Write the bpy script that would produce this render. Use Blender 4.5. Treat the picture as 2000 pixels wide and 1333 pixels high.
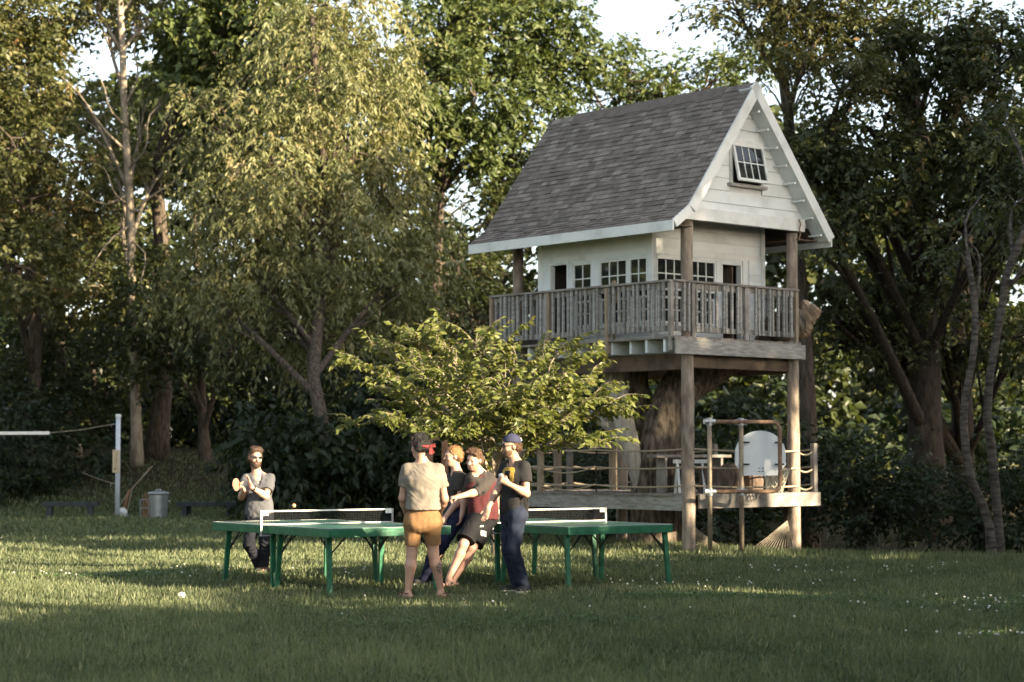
import bpy, bmesh, math, random
import numpy as np
from mathutils import Vector, Matrix

for o in list(bpy.data.objects):
    bpy.data.objects.remove(o)
scene = bpy.context.scene
col = scene.collection

# ------------------------------------------------------------------ camera
FPX, CX, CY, HORIZON, CAMZ = 3889.0, 1000.0, 666.5, 890.0, 1.5
PITCH = math.atan((HORIZON - CY) / FPX)
cam_d = bpy.data.cameras.new('camera')
cam = bpy.data.objects.new('camera', cam_d)
col.objects.link(cam)
cam.location = (0, 0, CAMZ)
cam.rotation_euler = (math.radians(90) + PITCH, 0, 0)
cam_d.sensor_width = 36.0
cam_d.lens = FPX / 2000.0 * 36.0
cam_d.clip_end = 600
cam_d.clip_start = 0.1
cam_d.dof.use_dof = True
cam_d.dof.focus_distance = 22.5
cam_d.dof.aperture_fstop = 2.4
scene.camera = cam

# ------------------------------------------------------------------ sky and sun
SUN_AZ = math.radians(-34)          # direction towards the sun, measured from +X
SUN_EL = math.radians(16)
world = bpy.data.worlds.new('World')
scene.world = world
world.use_nodes = True
wn = world.node_tree.nodes
wl = world.node_tree.links
bg = wn['Background']
sky = wn.new('ShaderNodeTexSky')
sky.sky_type = 'NISHITA'
sky.sun_disc = False
sky.sun_elevation = SUN_EL
sky.sun_rotation = math.radians(90) - SUN_AZ
sky.air_density = 1.0
sky.dust_density = 1.2
sky.ozone_density = 1.0
hsv = wn.new('ShaderNodeHueSaturation')
hsv.inputs['Saturation'].default_value = 0.55
wl.new(sky.outputs[0], hsv.inputs['Color'])
wl.new(hsv.outputs[0], bg.inputs[0])
bg.inputs[1].default_value = 0.095
sd = bpy.data.lights.new('sun', 'SUN')
sun = bpy.data.objects.new('sun', sd)
col.objects.link(sun)
sd.energy = 5.0
sd.angle = math.radians(0.6)
sd.color = (1.0, 0.83, 0.58)
SUNV = Vector((math.cos(SUN_AZ) * math.cos(SUN_EL), math.sin(SUN_AZ) * math.cos(SUN_EL), math.sin(SUN_EL)))
sun.rotation_euler = SUNV.to_track_quat('Z', 'Y').to_euler()
sun.location = (30, -20, 30)

scene.render.engine = 'CYCLES'
scene.view_settings.view_transform = 'Standard'
scene.view_settings.look = 'None'
scene.view_settings.exposure = 2.1
scene.view_settings.gamma = 1.0
scene.view_settings.use_curve_mapping = False
scene.cycles.max_bounces = 5
scene.cycles.diffuse_bounces = 2
scene.cycles.use_adaptive_sampling = True
scene.cycles.adaptive_threshold = 0.02
scene.cycles.glossy_bounces = 3
scene.cycles.transmission_bounces = 4
scene.cycles.transparent_max_bounces = 8
scene.cycles.use_denoising = True

# ------------------------------------------------------------------ helpers
_cp, _sp = math.cos(PITCH), math.sin(PITCH)


def at(px, py, Y):
    """world point seen at photo pixel (px,py), at distance Y along +Y"""
    u = (px - CX) / FPX
    v = -(py - CY) / FPX
    yy = _cp - _sp * v
    zz = _sp + _cp * v
    return Vector((Y * u / yy, Y, CAMZ + Y * zz / yy))


def nrm(a):
    a = np.asarray(a, float)
    return a / np.maximum(np.linalg.norm(a, axis=-1, keepdims=True), 1e-9)


def lerp(a, b, t):
    return a + (b - a) * t


# ---- materials
MATS = {}


def pmat(name, c1, c2=None, rough=0.7, scale=8.0, bump=0.0, bscale=60.0, stretch=None, metallic=0.0, spec=0.4, detail=4.0,
         lo=0.35, hi=0.65, c3=None, objrand=0.0, coat=0.0):
    """procedural material: two colours mixed by noise, optional bump and per-object shift"""
    m = bpy.data.materials.new(name)
    m.use_nodes = True
    nt = m.node_tree
    N, L = nt.nodes, nt.links
    b = N['Principled BSDF']
    b.inputs['Roughness'].default_value = rough
    b.inputs['Metallic'].default_value = metallic
    b.inputs['Specular IOR Level'].default_value = spec
    b.inputs['Coat Weight'].default_value = coat
    tc = N.new('ShaderNodeTexCoord')
    mp = N.new('ShaderNodeMapping')
    L.new(tc.outputs['Object'], mp.inputs[0])
    if stretch:
        mp.inputs['Scale'].default_value = stretch
    oi = N.new('ShaderNodeObjectInfo')
    va = N.new('ShaderNodeVectorMath')
    va.operation = 'MULTIPLY_ADD'
    L.new(oi.outputs['Random'], va.inputs[0])
    va.inputs[1].default_value = (37.0, 91.0, 53.0)
    L.new(mp.outputs[0], va.inputs[2])
    nz = N.new('ShaderNodeTexNoise')
    nz.inputs['Scale'].default_value = scale
    nz.inputs['Detail'].default_value = detail
    L.new(va.outputs[0], nz.inputs['Vector'])
    rp = N.new('ShaderNodeValToRGB')
    rp.color_ramp.elements[0].position = lo
    rp.color_ramp.elements[1].position = hi
    c2 = c2 or tuple(x * 0.8 for x in c1)
    rp.color_ramp.elements[0].color = (*c2, 1)
    rp.color_ramp.elements[1].color = (*c1, 1)
    if c3:
        e = rp.color_ramp.elements.new(min(1.0, hi + 0.15))
        e.color = (*c3, 1)
    L.new(nz.outputs[0], rp.inputs[0])
    src = rp.outputs[0]
    if objrand > 0:
        hs = N.new('ShaderNodeHueSaturation')
        mr = N.new('ShaderNodeMapRange')
        mr.inputs['To Min'].default_value = 1 - objrand
        mr.inputs['To Max'].default_value = 1 + objrand
        L.new(oi.outputs['Random'], mr.inputs[0])
        L.new(mr.outputs[0], hs.inputs['Value'])
        L.new(src, hs.inputs['Color'])
        src = hs.outputs[0]
    L.new(src, b.inputs['Base Color'])
    if bump > 0:
        nb = N.new('ShaderNodeTexNoise')
        nb.inputs['Scale'].default_value = bscale
        nb.inputs['Detail'].default_value = 3
        L.new(va.outputs[0], nb.inputs['Vector'])
        bp = N.new('ShaderNodeBump')
        bp.inputs['Strength'].default_value = bump
        bp.inputs['Distance'].default_value = 0.02
        L.new(nb.outputs[0], bp.inputs['Height'])
        L.new(bp.outputs[0], b.inputs['Normal'])
    MATS[name] = m
    return m


def leafmat(name, stops, trans=0.35, rough=0.45, tint=(1.0, 1.0, 0.45)):
    """leaf material: colour by the per-leaf attribute 'rnd', partly translucent"""
    m = bpy.data.materials.new(name)
    m.use_nodes = True
    nt = m.node_tree
    N, L = nt.nodes, nt.links
    b = N['Principled BSDF']
    b.inputs['Roughness'].default_value = rough
    b.inputs['Specular IOR Level'].default_value = 0.35
    a = N.new('ShaderNodeAttribute')
    a.attribute_name = 'rnd'
    rp = N.new('ShaderNodeValToRGB')
    el = rp.color_ramp.elements
    while len(el) < len(stops):
        el.new(0.5)
    for e, (p, c) in zip(el, stops):
        e.position = p
        e.color = (*c, 1)
    L.new(a.outputs['Fac'], rp.inputs[0])
    L.new(rp.outputs[0], b.inputs['Base Color'])
    tr = N.new('ShaderNodeBsdfTranslucent')
    mx = N.new('ShaderNodeMixShader')
    mc = N.new('ShaderNodeMix')
    mc.data_type = 'RGBA'
    mc.blend_type = 'MULTIPLY'
    mc.inputs[0].default_value = 1.0
    mc.inputs[7].default_value = (*tint, 1)
    L.new(rp.outputs[0], mc.inputs[6])
    L.new(mc.outputs[2], tr.inputs[0])
    mx.inputs[0].default_value = trans
    L.new(b.outputs[0], mx.inputs[1])
    L.new(tr.outputs[0], mx.inputs[2])
    L.new(mx.outputs[0], N['Material Output'].inputs[0])
    MATS[name] = m
    return m


# ---- mesh collection
class MB:
    def __init__(s):
        s.v = []
        s.f = []

    def add(s, v, f):
        o = len(s.v)
        s.v += [tuple(p) for p in v]
        s.f += [tuple(i + o for i in q) for q in f]
        return s

    def box(s, x0, x1, y0, y1, z0, z1):
        v = [(x, y, z) for z in (z0, z1) for y in (y0, y1) for x in (x0, x1)]
        return s.add(v, [(0, 2, 3, 1), (4, 5, 7, 6), (0, 1, 5, 4), (2, 6, 7, 3), (0, 4, 6, 2), (1, 3, 7, 5)])

    def beam(s, a, b, w, h, up=(0, 0, 1), w2=None, h2=None):
        """square bar from a to b, w across, h along 'up'"""
        a, b = Vector(a), Vector(b)
        d = (b - a).normalized()
        up = Vector(up)
        sd_ = d.cross(up)
        if sd_.length < 1e-4:
            sd_ = d.cross(Vector((1, 0, 0)))
        sd_.normalize()
        u2 = sd_.cross(d).normalized()
        w2 = w2 or w
        h2 = h2 or h
        v = []
        for p, ww, hh in ((a, w, h), (b, w2, h2)):
            for i, j in ((-1, -1), (1, -1), (1, 1), (-1, 1)):
                v.append(p + sd_ * (i * ww / 2) + u2 * (j * hh / 2))
        return s.add(v, [(0, 1, 2, 3), (7, 6, 5, 4), (0, 4, 5, 1), (1, 5, 6, 2), (2, 6, 7, 3), (3, 7, 4, 0)])

    def tube(s, pts, rad, n=8, cap=True, wob=0.0, rng=None):
        pts = [Vector(p) for p in pts]
        if not hasattr(rad, '__len__'):
            rad = [rad] * len(pts)
        o = len(s.v)
        ref = None
        for i, p in enumerate(pts):
            d = (pts[min(i + 1, len(pts) - 1)] - pts[max(i - 1, 0)])
            d = d.normalized() if d.length > 1e-9 else Vector((0, 0, 1))
            if ref is None:
                ref = Vector((1, 0, 0)) if abs(d.x) < 0.8 else Vector((0, 1, 0))
            a = (ref - d * ref.dot(d))
            a = a.normalized() if a.length > 1e-5 else d.orthogonal().normalized()
            ref = a
            b = d.cross(a)
            for k in range(n):
                t = 2 * math.pi * k / n
                r = rad[i]
                if wob and rng:
                    r *= 1 + rng.uniform(-wob, wob)
                s.v.append(tuple(p + a * (math.cos(t) * r) + b * (math.sin(t) * r)))
        for i in range(len(pts) - 1):
            for k in range(n):
                k2 = (k + 1) % n
                s.f.append((o + i * n + k, o + i * n + k2, o + (i + 1) * n + k2, o + (i + 1) * n + k))
        if cap:
            s.f.append(tuple(o + k for k in reversed(range(n))))
            s.f.append(tuple(o + (len(pts) - 1) * n + k for k in range(n)))
        return s

    def prism(s, poly, axis, a0, a1):
        """polygon of 2D points extruded along axis (0,1,2); the other two axes in order"""
        n = len(poly)
        ax = [i for i in range(3) if i != axis]
        v = []
        for a in (a0, a1):
            for p in poly:
                q = [0, 0, 0]
                q[axis] = a
                q[ax[0]], q[ax[1]] = p
                v.append(q)
        return s.add(v, [tuple(reversed(range(n))), tuple(range(n, 2 * n))] +
                     [(i, (i + 1) % n, n + (i + 1) % n, n + i) for i in range(n)])

    def lathe(s, prof, n=20, c=(0, 0, 0), axis='z'):
        o = len(s.v)
        for r, z in prof:
            for k in range(n):
                t = 2 * math.pi * k / n
                s.v.append((c[0] + r * math.cos(t), c[1] + r * math.sin(t), c[2] + z))
        for i in range(len(prof) - 1):
            for k in range(n):
                k2 = (k + 1) % n
                s.f.append((o + i * n + k, o + i * n + k2, o + (i + 1) * n + k2, o + (i + 1) * n + k))
        s.f.append(tuple(o + k for k in reversed(range(n))))
        s.f.append(tuple(o + (len(prof) - 1) * n + k for k in range(n)))
        return s

    def sphere(s, c, r, n=16, m=10, sc=(1, 1, 1)):
        prof = [(max(1e-4, r * math.sin(math.pi * i / m)), -r * math.cos(math.pi * i / m)) for i in range(m + 1)]
        o = len(s.v)
        s.lathe(prof, n)
        for i in range(o, len(s.v)):
            p = s.v[i]
            s.v[i] = (c[0] + p[0] * sc[0], c[1] + p[1] * sc[1], c[2] + p[2] * sc[2])
        return s

    def build(s, name, mat, parent=None, smooth=False, bevel=0.0, off=None):
        me = bpy.data.meshes.new(name)
        v = s.v
        if off is not None:
            v = [(p[0] - off[0], p[1] - off[1], p[2] - off[2]) for p in v]
        me.from_pydata(v, [], s.f)
        me.update()
        if bevel > 0:
            bm = bmesh.new()
            bm.from_mesh(me)
            bmesh.ops.bevel(bm, geom=bm.edges[:], offset=bevel, segments=1, affect='EDGES', profile=0.5)
            bm.to_mesh(me)
            bm.free()
        return link(name, me, mat, parent, smooth)


def link(name, me, mat, parent=None, smooth=False):
    o = bpy.data.objects.new(name, me)
    col.objects.link(o)
    for m in (mat if isinstance(mat, (list, tuple)) else [mat]):
        if me.materials.find((MATS[m] if isinstance(m, str) else m).name) < 0 or isinstance(mat, (list, tuple)):
            me.materials.append(MATS[m] if isinstance(m, str) else m)
    if smooth:
        me.polygons.foreach_set('use_smooth', [True] * len(me.polygons))
    if parent is not None:
        o.parent = parent
    return o


def dup(o, parent, loc=None, name=None):
    """copy of a part that shares its mesh"""
    c = o.copy()
    col.objects.link(c)
    c.parent = parent
    if loc is not None:
        c.location = loc
    return c


def tag(o, label=None, cat=None, group=None, kind=None):
    if label:
        o['label'] = label
    if cat:
        o['category'] = cat
    if group:
        o['group'] = group
    if kind:
        o['kind'] = kind
    return o


def thing(name, label, cat, loc=(0, 0, 0), rz=0.0, group=None):
    o = bpy.data.objects.new(name, None)
    o.empty_display_size = 0.2
    col.objects.link(o)
    o.location = loc
    o.rotation_euler = (0, 0, rz)
    return tag(o, label, cat, group)


def np_mesh(name, V, F):
    """fast mesh from arrays; F is (n,3) or (n,4)"""
    me = bpy.data.meshes.new(name)
    V = np.ascontiguousarray(V, np.float32)
    F = np.ascontiguousarray(F, np.int32)
    me.vertices.add(len(V))
    me.vertices.foreach_set('co', V.ravel())
    k = F.shape[1]
    me.loops.add(F.size)
    me.loops.foreach_set('vertex_index', F.ravel())
    me.polygons.add(len(F))
    me.polygons.foreach_set('loop_start', np.arange(0, F.size, k, dtype=np.int32))
    me.update(calc_edges=True)
    return me


# ---- terrain height
def sstep(a, b, x):
    t = np.clip((x - a) / (b - a), 0, 1)
    return t * t * (3 - 2 * t)


_EDGE = [(-40, 49.5), (-6.2, 48.5), (-3.5, 41.0), (-1.0, 36.0), (2.74, 31.9), (7.0, 28.2), (14, 25.0), (60, 15.0)]


def edge_y(x):
    """far edge of the mown lawn"""
    return np.interp(x, [e[0] for e in _EDGE], [e[1] for e in _EDGE])


def ground_z(x, y):
    x = np.asarray(x, float)
    y = np.asarray(y, float)
    e = edge_y(x)
    bank = sstep(0.5, 9.0, y - e) * 1.35 + np.clip(y - e - 9, 0, 8) * 0.05      # left: rises into the wood
    dip = -0.55 * sstep(0.2, 5.0, y - e) + 0.8 * sstep(12, 45, y - e)            # right: falls behind the lawn
    w = sstep(-5.5, -1.5, x)
    z = lerp(bank, dip, w)
    z = z + 0.03 * np.sin(x * 0.7 + 1.3) * np.sin(y * 0.45) + 0.015 * np.sin(x * 1.9 + y * 1.1)
    return z
# ------------------------------------------------------------------ materials
pmat('m_white', (0.72, 0.745, 0.735), (0.58, 0.595, 0.575), rough=0.6, scale=2.2, bump=0.15, bscale=30, objrand=0.08, detail=9, lo=0.3, hi=0.55)
pmat('m_white_trim', (0.75, 0.76, 0.73), (0.60, 0.60, 0.56), rough=0.55, scale=3.0, detail=9, lo=0.28, hi=0.5, objrand=0.05)
pmat('m_shingle', (0.245, 0.210, 0.182), (0.178, 0.152, 0.132), rough=0.95, scale=9.0, bump=0.5, bscale=180, objrand=0.28, spec=0.15)
pmat('m_shingle_mass', (0.125, 0.116, 0.116), (0.062, 0.058, 0.060), rough=0.95, scale=4.5, bump=0.5, bscale=180, spec=0.15, detail=1)
pmat('m_deck', (0.30, 0.265, 0.23), (0.17, 0.15, 0.13), rough=0.9, scale=4.0, stretch=(6, 1, 6), bump=0.4, bscale=40, objrand=0.15)
pmat('m_greywood', (0.40, 0.385, 0.36), (0.25, 0.235, 0.215), rough=0.9, scale=5.0, stretch=(1, 1, 7), bump=0.4, bscale=40, objrand=0.2, spec=0.2)
pmat('m_rail', (0.33, 0.30, 0.265), (0.19, 0.17, 0.15), rough=0.9, scale=5.0, bump=0.3, bscale=60, objrand=0.22, spec=0.2)
pmat('m_fascia', (0.40, 0.385, 0.355), (0.24, 0.225, 0.20), rough=0.9, scale=3.0, stretch=(2, 2, 9), bump=0.3, bscale=30, spec=0.2)
pmat('m_log', (0.38, 0.31, 0.245), (0.20, 0.155, 0.12), rough=0.85, scale=5.0, stretch=(3, 3, 0.8), bump=0.5, bscale=25, spec=0.2)
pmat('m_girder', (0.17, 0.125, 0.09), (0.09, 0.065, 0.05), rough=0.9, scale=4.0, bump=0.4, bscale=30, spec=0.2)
pmat('m_newwood', (0.36, 0.28, 0.195), (0.24, 0.18, 0.125), rough=0.8, scale=5.0, stretch=(5, 5, 1), bump=0.2)
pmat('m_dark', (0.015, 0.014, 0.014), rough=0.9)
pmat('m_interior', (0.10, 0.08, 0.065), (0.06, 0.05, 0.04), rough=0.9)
pmat('m_curtain', (0.60, 0.42, 0.25), (0.42, 0.28, 0.16), rough=0.9, scale=4)
pmat('m_green', (0.018, 0.140, 0.068), (0.013, 0.095, 0.047), rough=0.45, scale=11.0, bump=0.25, bscale=30, c3=(0.06, 0.20, 0.11), detail=8)
pmat('m_tabletop', (0.040, 0.165, 0.105), (0.026, 0.125, 0.078), rough=0.33, scale=4.0, spec=0.5, detail=9, c3=(0.07, 0.19, 0.13))
pmat('m_brace', (0.03, 0.035, 0.032), rough=0.5, metallic=0.5)
pmat('m_net', (0.015, 0.018, 0.02), rough=0.9)
pmat('m_tape', (0.78, 0.77, 0.72), (0.7, 0.68, 0.63), rough=0.8)
pmat('m_galv', (0.52, 0.53, 0.53), (0.36, 0.37, 0.38), rough=0.42, metallic=0.75, scale=9.0, bump=0.05)
pmat('m_rust', (0.30, 0.20, 0.13), (0.19, 0.115, 0.075), rough=0.75, metallic=0.3, scale=14)
pmat('m_pipe', (0.33, 0.28, 0.20), (0.22, 0.17, 0.12), rough=0.6, metallic=0.35, scale=9)
pmat('m_board', (0.76, 0.79, 0.80), (0.68, 0.71, 0.72), rough=0.5, scale=2.5)
pmat('m_rope', (0.46, 0.38, 0.27), (0.33, 0.26, 0.18), rough=0.9, scale=60)
pmat('m_cord', (0.30, 0.26, 0.20), (0.2, 0.17, 0.13), rough=0.9, scale=40)
pmat('m_netcord', (0.70, 0.63, 0.50), rough=0.9)
pmat('m_pole', (0.62, 0.65, 0.70), (0.55, 0.58, 0.63), rough=0.45, scale=4)
pmat('m_signwood', (0.62, 0.49, 0.32), (0.52, 0.40, 0.25), rough=0.7, scale=5, stretch=(6, 6, 1))
pmat('m_bench', (0.045, 0.052, 0.058), (0.03, 0.034, 0.038), rough=0.7)
pmat('m_stick', (0.33, 0.17, 0.09), (0.22, 0.11, 0.06), rough=0.6)
pmat('m_stone', (0.30, 0.29, 0.27), (0.18, 0.17, 0.16), rough=0.9, bump=0.5, bscale=20)
pmat('m_ball_white', (0.78, 0.78, 0.76), rough=0.5)
pmat('m_ball_brown', (0.32, 0.17, 0.10), (0.2, 0.1, 0.06), rough=0.7)
pmat('m_ball_orange', (0.85, 0.42, 0.20), rough=0.4)
pmat('m_red_rubber', (0.62, 0.22, 0.14), (0.52, 0.16, 0.10), rough=0.5)
pmat('m_black_plastic', (0.01, 0.01, 0.011), rough=0.4, spec=0.3)
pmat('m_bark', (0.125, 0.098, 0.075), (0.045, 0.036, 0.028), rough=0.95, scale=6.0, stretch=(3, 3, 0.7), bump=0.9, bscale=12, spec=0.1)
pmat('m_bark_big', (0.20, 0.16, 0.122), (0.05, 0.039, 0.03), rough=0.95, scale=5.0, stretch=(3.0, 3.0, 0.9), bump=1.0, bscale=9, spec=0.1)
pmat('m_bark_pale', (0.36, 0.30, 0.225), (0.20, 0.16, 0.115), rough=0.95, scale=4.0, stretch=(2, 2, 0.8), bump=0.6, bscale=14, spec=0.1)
pmat('m_bark_dark', (0.065, 0.052, 0.041), (0.026, 0.021, 0.017), rough=0.95, scale=6.0, stretch=(3, 3, 0.7), bump=0.9, bscale=12, spec=0.1)  # darker copy of m_bark: shade on the right-hand trunks put into the colour
pmat('m_bark_birch', (0.135, 0.118, 0.10), (0.04, 0.034, 0.03), rough=0.9, scale=5.0, stretch=(1, 1, 4), bump=0.4, bscale=14, spec=0.1)
pmat('m_deadwood', (0.52, 0.47, 0.40), (0.33, 0.29, 0.24), rough=0.9, scale=5.0, stretch=(3, 3, 0.6), bump=0.7, bscale=14, spec=0.15)
pmat('m_cutwood', (0.42, 0.31, 0.21), (0.26, 0.18, 0.115), rough=0.85, scale=10, bump=0.4)
pmat('m_stump', (0.20, 0.14, 0.10), (0.09, 0.065, 0.05), rough=0.95, scale=6, stretch=(4, 4, 0.8), bump=0.8, bscale=14)

# glass: dark, mirror-like
m = bpy.data.materials.new('m_glass')
m.use_nodes = True
b = m.node_tree.nodes['Principled BSDF']
b.inputs['Base Color'].default_value = (0.02, 0.022, 0.022, 1)
b.inputs['Roughness'].default_value = 0.03
b.inputs['Specular IOR Level'].default_value = 0.5
b.inputs['IOR'].default_value = 1.5
MATS['m_glass'] = m

# foliage
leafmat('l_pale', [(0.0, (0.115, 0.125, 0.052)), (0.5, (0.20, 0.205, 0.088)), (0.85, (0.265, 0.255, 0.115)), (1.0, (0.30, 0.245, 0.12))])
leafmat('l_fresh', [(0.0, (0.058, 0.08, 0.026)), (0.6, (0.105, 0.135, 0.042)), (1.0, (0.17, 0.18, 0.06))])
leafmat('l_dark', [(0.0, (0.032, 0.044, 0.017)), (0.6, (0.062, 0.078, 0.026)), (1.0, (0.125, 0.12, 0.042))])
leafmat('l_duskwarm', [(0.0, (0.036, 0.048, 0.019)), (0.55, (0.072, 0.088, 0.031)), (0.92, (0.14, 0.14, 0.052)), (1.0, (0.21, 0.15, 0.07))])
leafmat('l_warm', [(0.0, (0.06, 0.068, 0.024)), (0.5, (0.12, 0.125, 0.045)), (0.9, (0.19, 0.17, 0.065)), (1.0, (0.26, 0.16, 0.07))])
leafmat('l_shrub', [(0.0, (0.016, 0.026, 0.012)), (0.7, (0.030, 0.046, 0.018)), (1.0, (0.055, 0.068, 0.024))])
leafmat('l_sapling', [(0.0, (0.10, 0.125, 0.034)), (0.5, (0.19, 0.21, 0.06)), (0.9, (0.26, 0.265, 0.085)), (1.0, (0.27, 0.22, 0.085))], trans=0.38, rough=0.4)
leafmat('l_grass', [(0.0, (0.082, 0.104, 0.052)), (0.45, (0.165, 0.195, 0.098)), (0.8, (0.26, 0.28, 0.15)), (1.0, (0.36, 0.33, 0.20))], trans=0.35, rough=0.5)
leafmat('l_clover', [(0.0, (0.06, 0.11, 0.03)), (1.0, (0.10, 0.17, 0.045))], trans=0.3)
pmat('m_flower', (0.75, 0.72, 0.66), (0.6, 0.55, 0.48), rough=0.8)

# ground
m = bpy.data.materials.new('m_lawn')
m.use_nodes = True
nt = m.node_tree
N, L = nt.nodes, nt.links
b = N['Principled BSDF']
b.inputs['Roughness'].default_value = 1.0
b.inputs['Specular IOR Level'].default_value = 0.05
tc = N.new('ShaderNodeTexCoord')
n1 = N.new('ShaderNodeTexNoise'); n1.inputs['Scale'].default_value = 0.7; n1.inputs['Detail'].default_value = 8
n2 = N.new('ShaderNodeTexNoise'); n2.inputs['Scale'].default_value = 26; n2.inputs['Detail'].default_value = 5
L.new(tc.outputs['Object'], n1.inputs['Vector']); L.new(tc.outputs['Object'], n2.inputs['Vector'])
r1 = N.new('ShaderNodeValToRGB')
r1.color_ramp.elements[0].position = 0.35; r1.color_ramp.elements[0].color = (0.055, 0.072, 0.024, 1)
r1.color_ramp.elements[1].position = 0.70; r1.color_ramp.elements[1].color = (0.10, 0.12, 0.05, 1)
r2 = N.new('ShaderNodeValToRGB')
r2.color_ramp.elements[0].position = 0.3; r2.color_ramp.elements[0].color = (0.45, 0.45, 0.45, 1)
r2.color_ramp.elements[1].position = 0.7; r2.color_ramp.elements[1].color = (1, 1, 1, 1)
mu = N.new('ShaderNodeMix'); mu.data_type = 'RGBA'; mu.blend_type = 'MULTIPLY'; mu.inputs[0].default_value = 1
L.new(n1.outputs[0], r1.inputs[0]); L.new(n2.outputs[0], r2.inputs[0])
L.new(r1.outputs[0], mu.inputs[6]); L.new(r2.outputs[0], mu.inputs[7])
# beyond the lawn: leaf litter, driven by the 'wild' attribute
aw = N.new('ShaderNodeAttribute'); aw.attribute_name = 'wild'
r3 = N.new('ShaderNodeValToRGB')
r3.color_ramp.elements[0].position = 0.35; r3.color_ramp.elements[0].color = (0.03, 0.026, 0.016, 1)
r3.color_ramp.elements[1].position = 0.7; r3.color_ramp.elements[1].color = (0.085, 0.065, 0.035, 1)
L.new(n2.outputs[0], r3.inputs[0])
mw = N.new('ShaderNodeMix'); mw.data_type = 'RGBA'
L.new(aw.outputs['Fac'], mw.inputs[0]); L.new(mu.outputs[2], mw.inputs[6]); L.new(r3.outputs[0], mw.inputs[7])
L.new(mw.outputs[2], b.inputs['Base Color'])
bp = N.new('ShaderNodeBump'); bp.inputs['Strength'].default_value = 0.8; bp.inputs['Distance'].default_value = 0.05
L.new(n2.outputs[0], bp.inputs['Height']); L.new(bp.outputs[0], b.inputs['Normal'])
MATS['m_lawn'] = m
# ------------------------------------------------------------------ ground
def build_ground():
    xs = np.unique(np.concatenate([np.linspace(-300, -40, 14), np.linspace(-40, 40, 161), np.linspace(40, 300, 14)]))
    ys = np.unique(np.concatenate([np.linspace(-80, 4, 12), np.linspace(4, 90, 173), np.linspace(90, 400, 14)]))
    X, Y = np.meshgrid(xs, ys)
    Z = ground_z(X, Y)
    V = np.stack([X, Y, Z], -1).reshape(-1, 3)
    nx, ny = len(xs), len(ys)
    i = np.arange(nx * ny).reshape(ny, nx)
    F = np.stack([i[:-1, :-1], i[:-1, 1:], i[1:, 1:], i[1:, :-1]], -1).reshape(-1, 4)
    me = np_mesh('ground', V, F)
    a = me.attributes.new('wild', 'FLOAT', 'POINT')
    wx = Y - edge_y(X) + 0.4 * np.sin(X * 2.1)
    wild = sstep(1.0, 6.0, wx) * 0.9
    a.data.foreach_set('value', wild.ravel().astype(np.float32))
    o = link('ground', me, 'm_lawn', smooth=True)
    tag(o, kind='structure', label='mown green lawn rising into the wood behind')


build_ground()


# ------------------------------------------------------------------ leaf cards: every leaf a folded blade of two triangles
def leaf_geo(P, D, Nn, Ln, Wd, fold=0.25, mid=0.42):
    D = nrm(D)
    S = nrm(np.cross(D, Nn))
    U = np.cross(S, D)
    n = len(P)
    V = np.empty((n, 4, 3), np.float32)
    V[:, 0] = P
    V[:, 2] = P + D * Ln[:, None]
    m = P + D * (Ln * mid)[:, None] + U * (fold * Wd)[:, None]
    V[:, 1] = m + S * (Wd / 2)[:, None]
    V[:, 3] = m - S * (Wd / 2)[:, None]
    b = (np.arange(n) * 4)[:, None]
    F = np.concatenate([b + np.array([[0, 1, 2]]), b + np.array([[0, 2, 3]])], 0)
    return V.reshape(-1, 3), F


def leaf_obj(name, P, D, Nn, Ln, Wd, rnd, mat, parent=None, off=(0, 0, 0), **k):
    V, F = leaf_geo(P - np.array(off), D, Nn, Ln, Wd, **k)
    me = np_mesh(name, V, F)
    a = me.attributes.new('rnd', 'FLOAT', 'POINT')
    a.data.foreach_set('value', np.repeat(np.clip(rnd, 0, 1), 4).astype(np.float32))
    return link(name, me, mat, parent)


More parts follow.
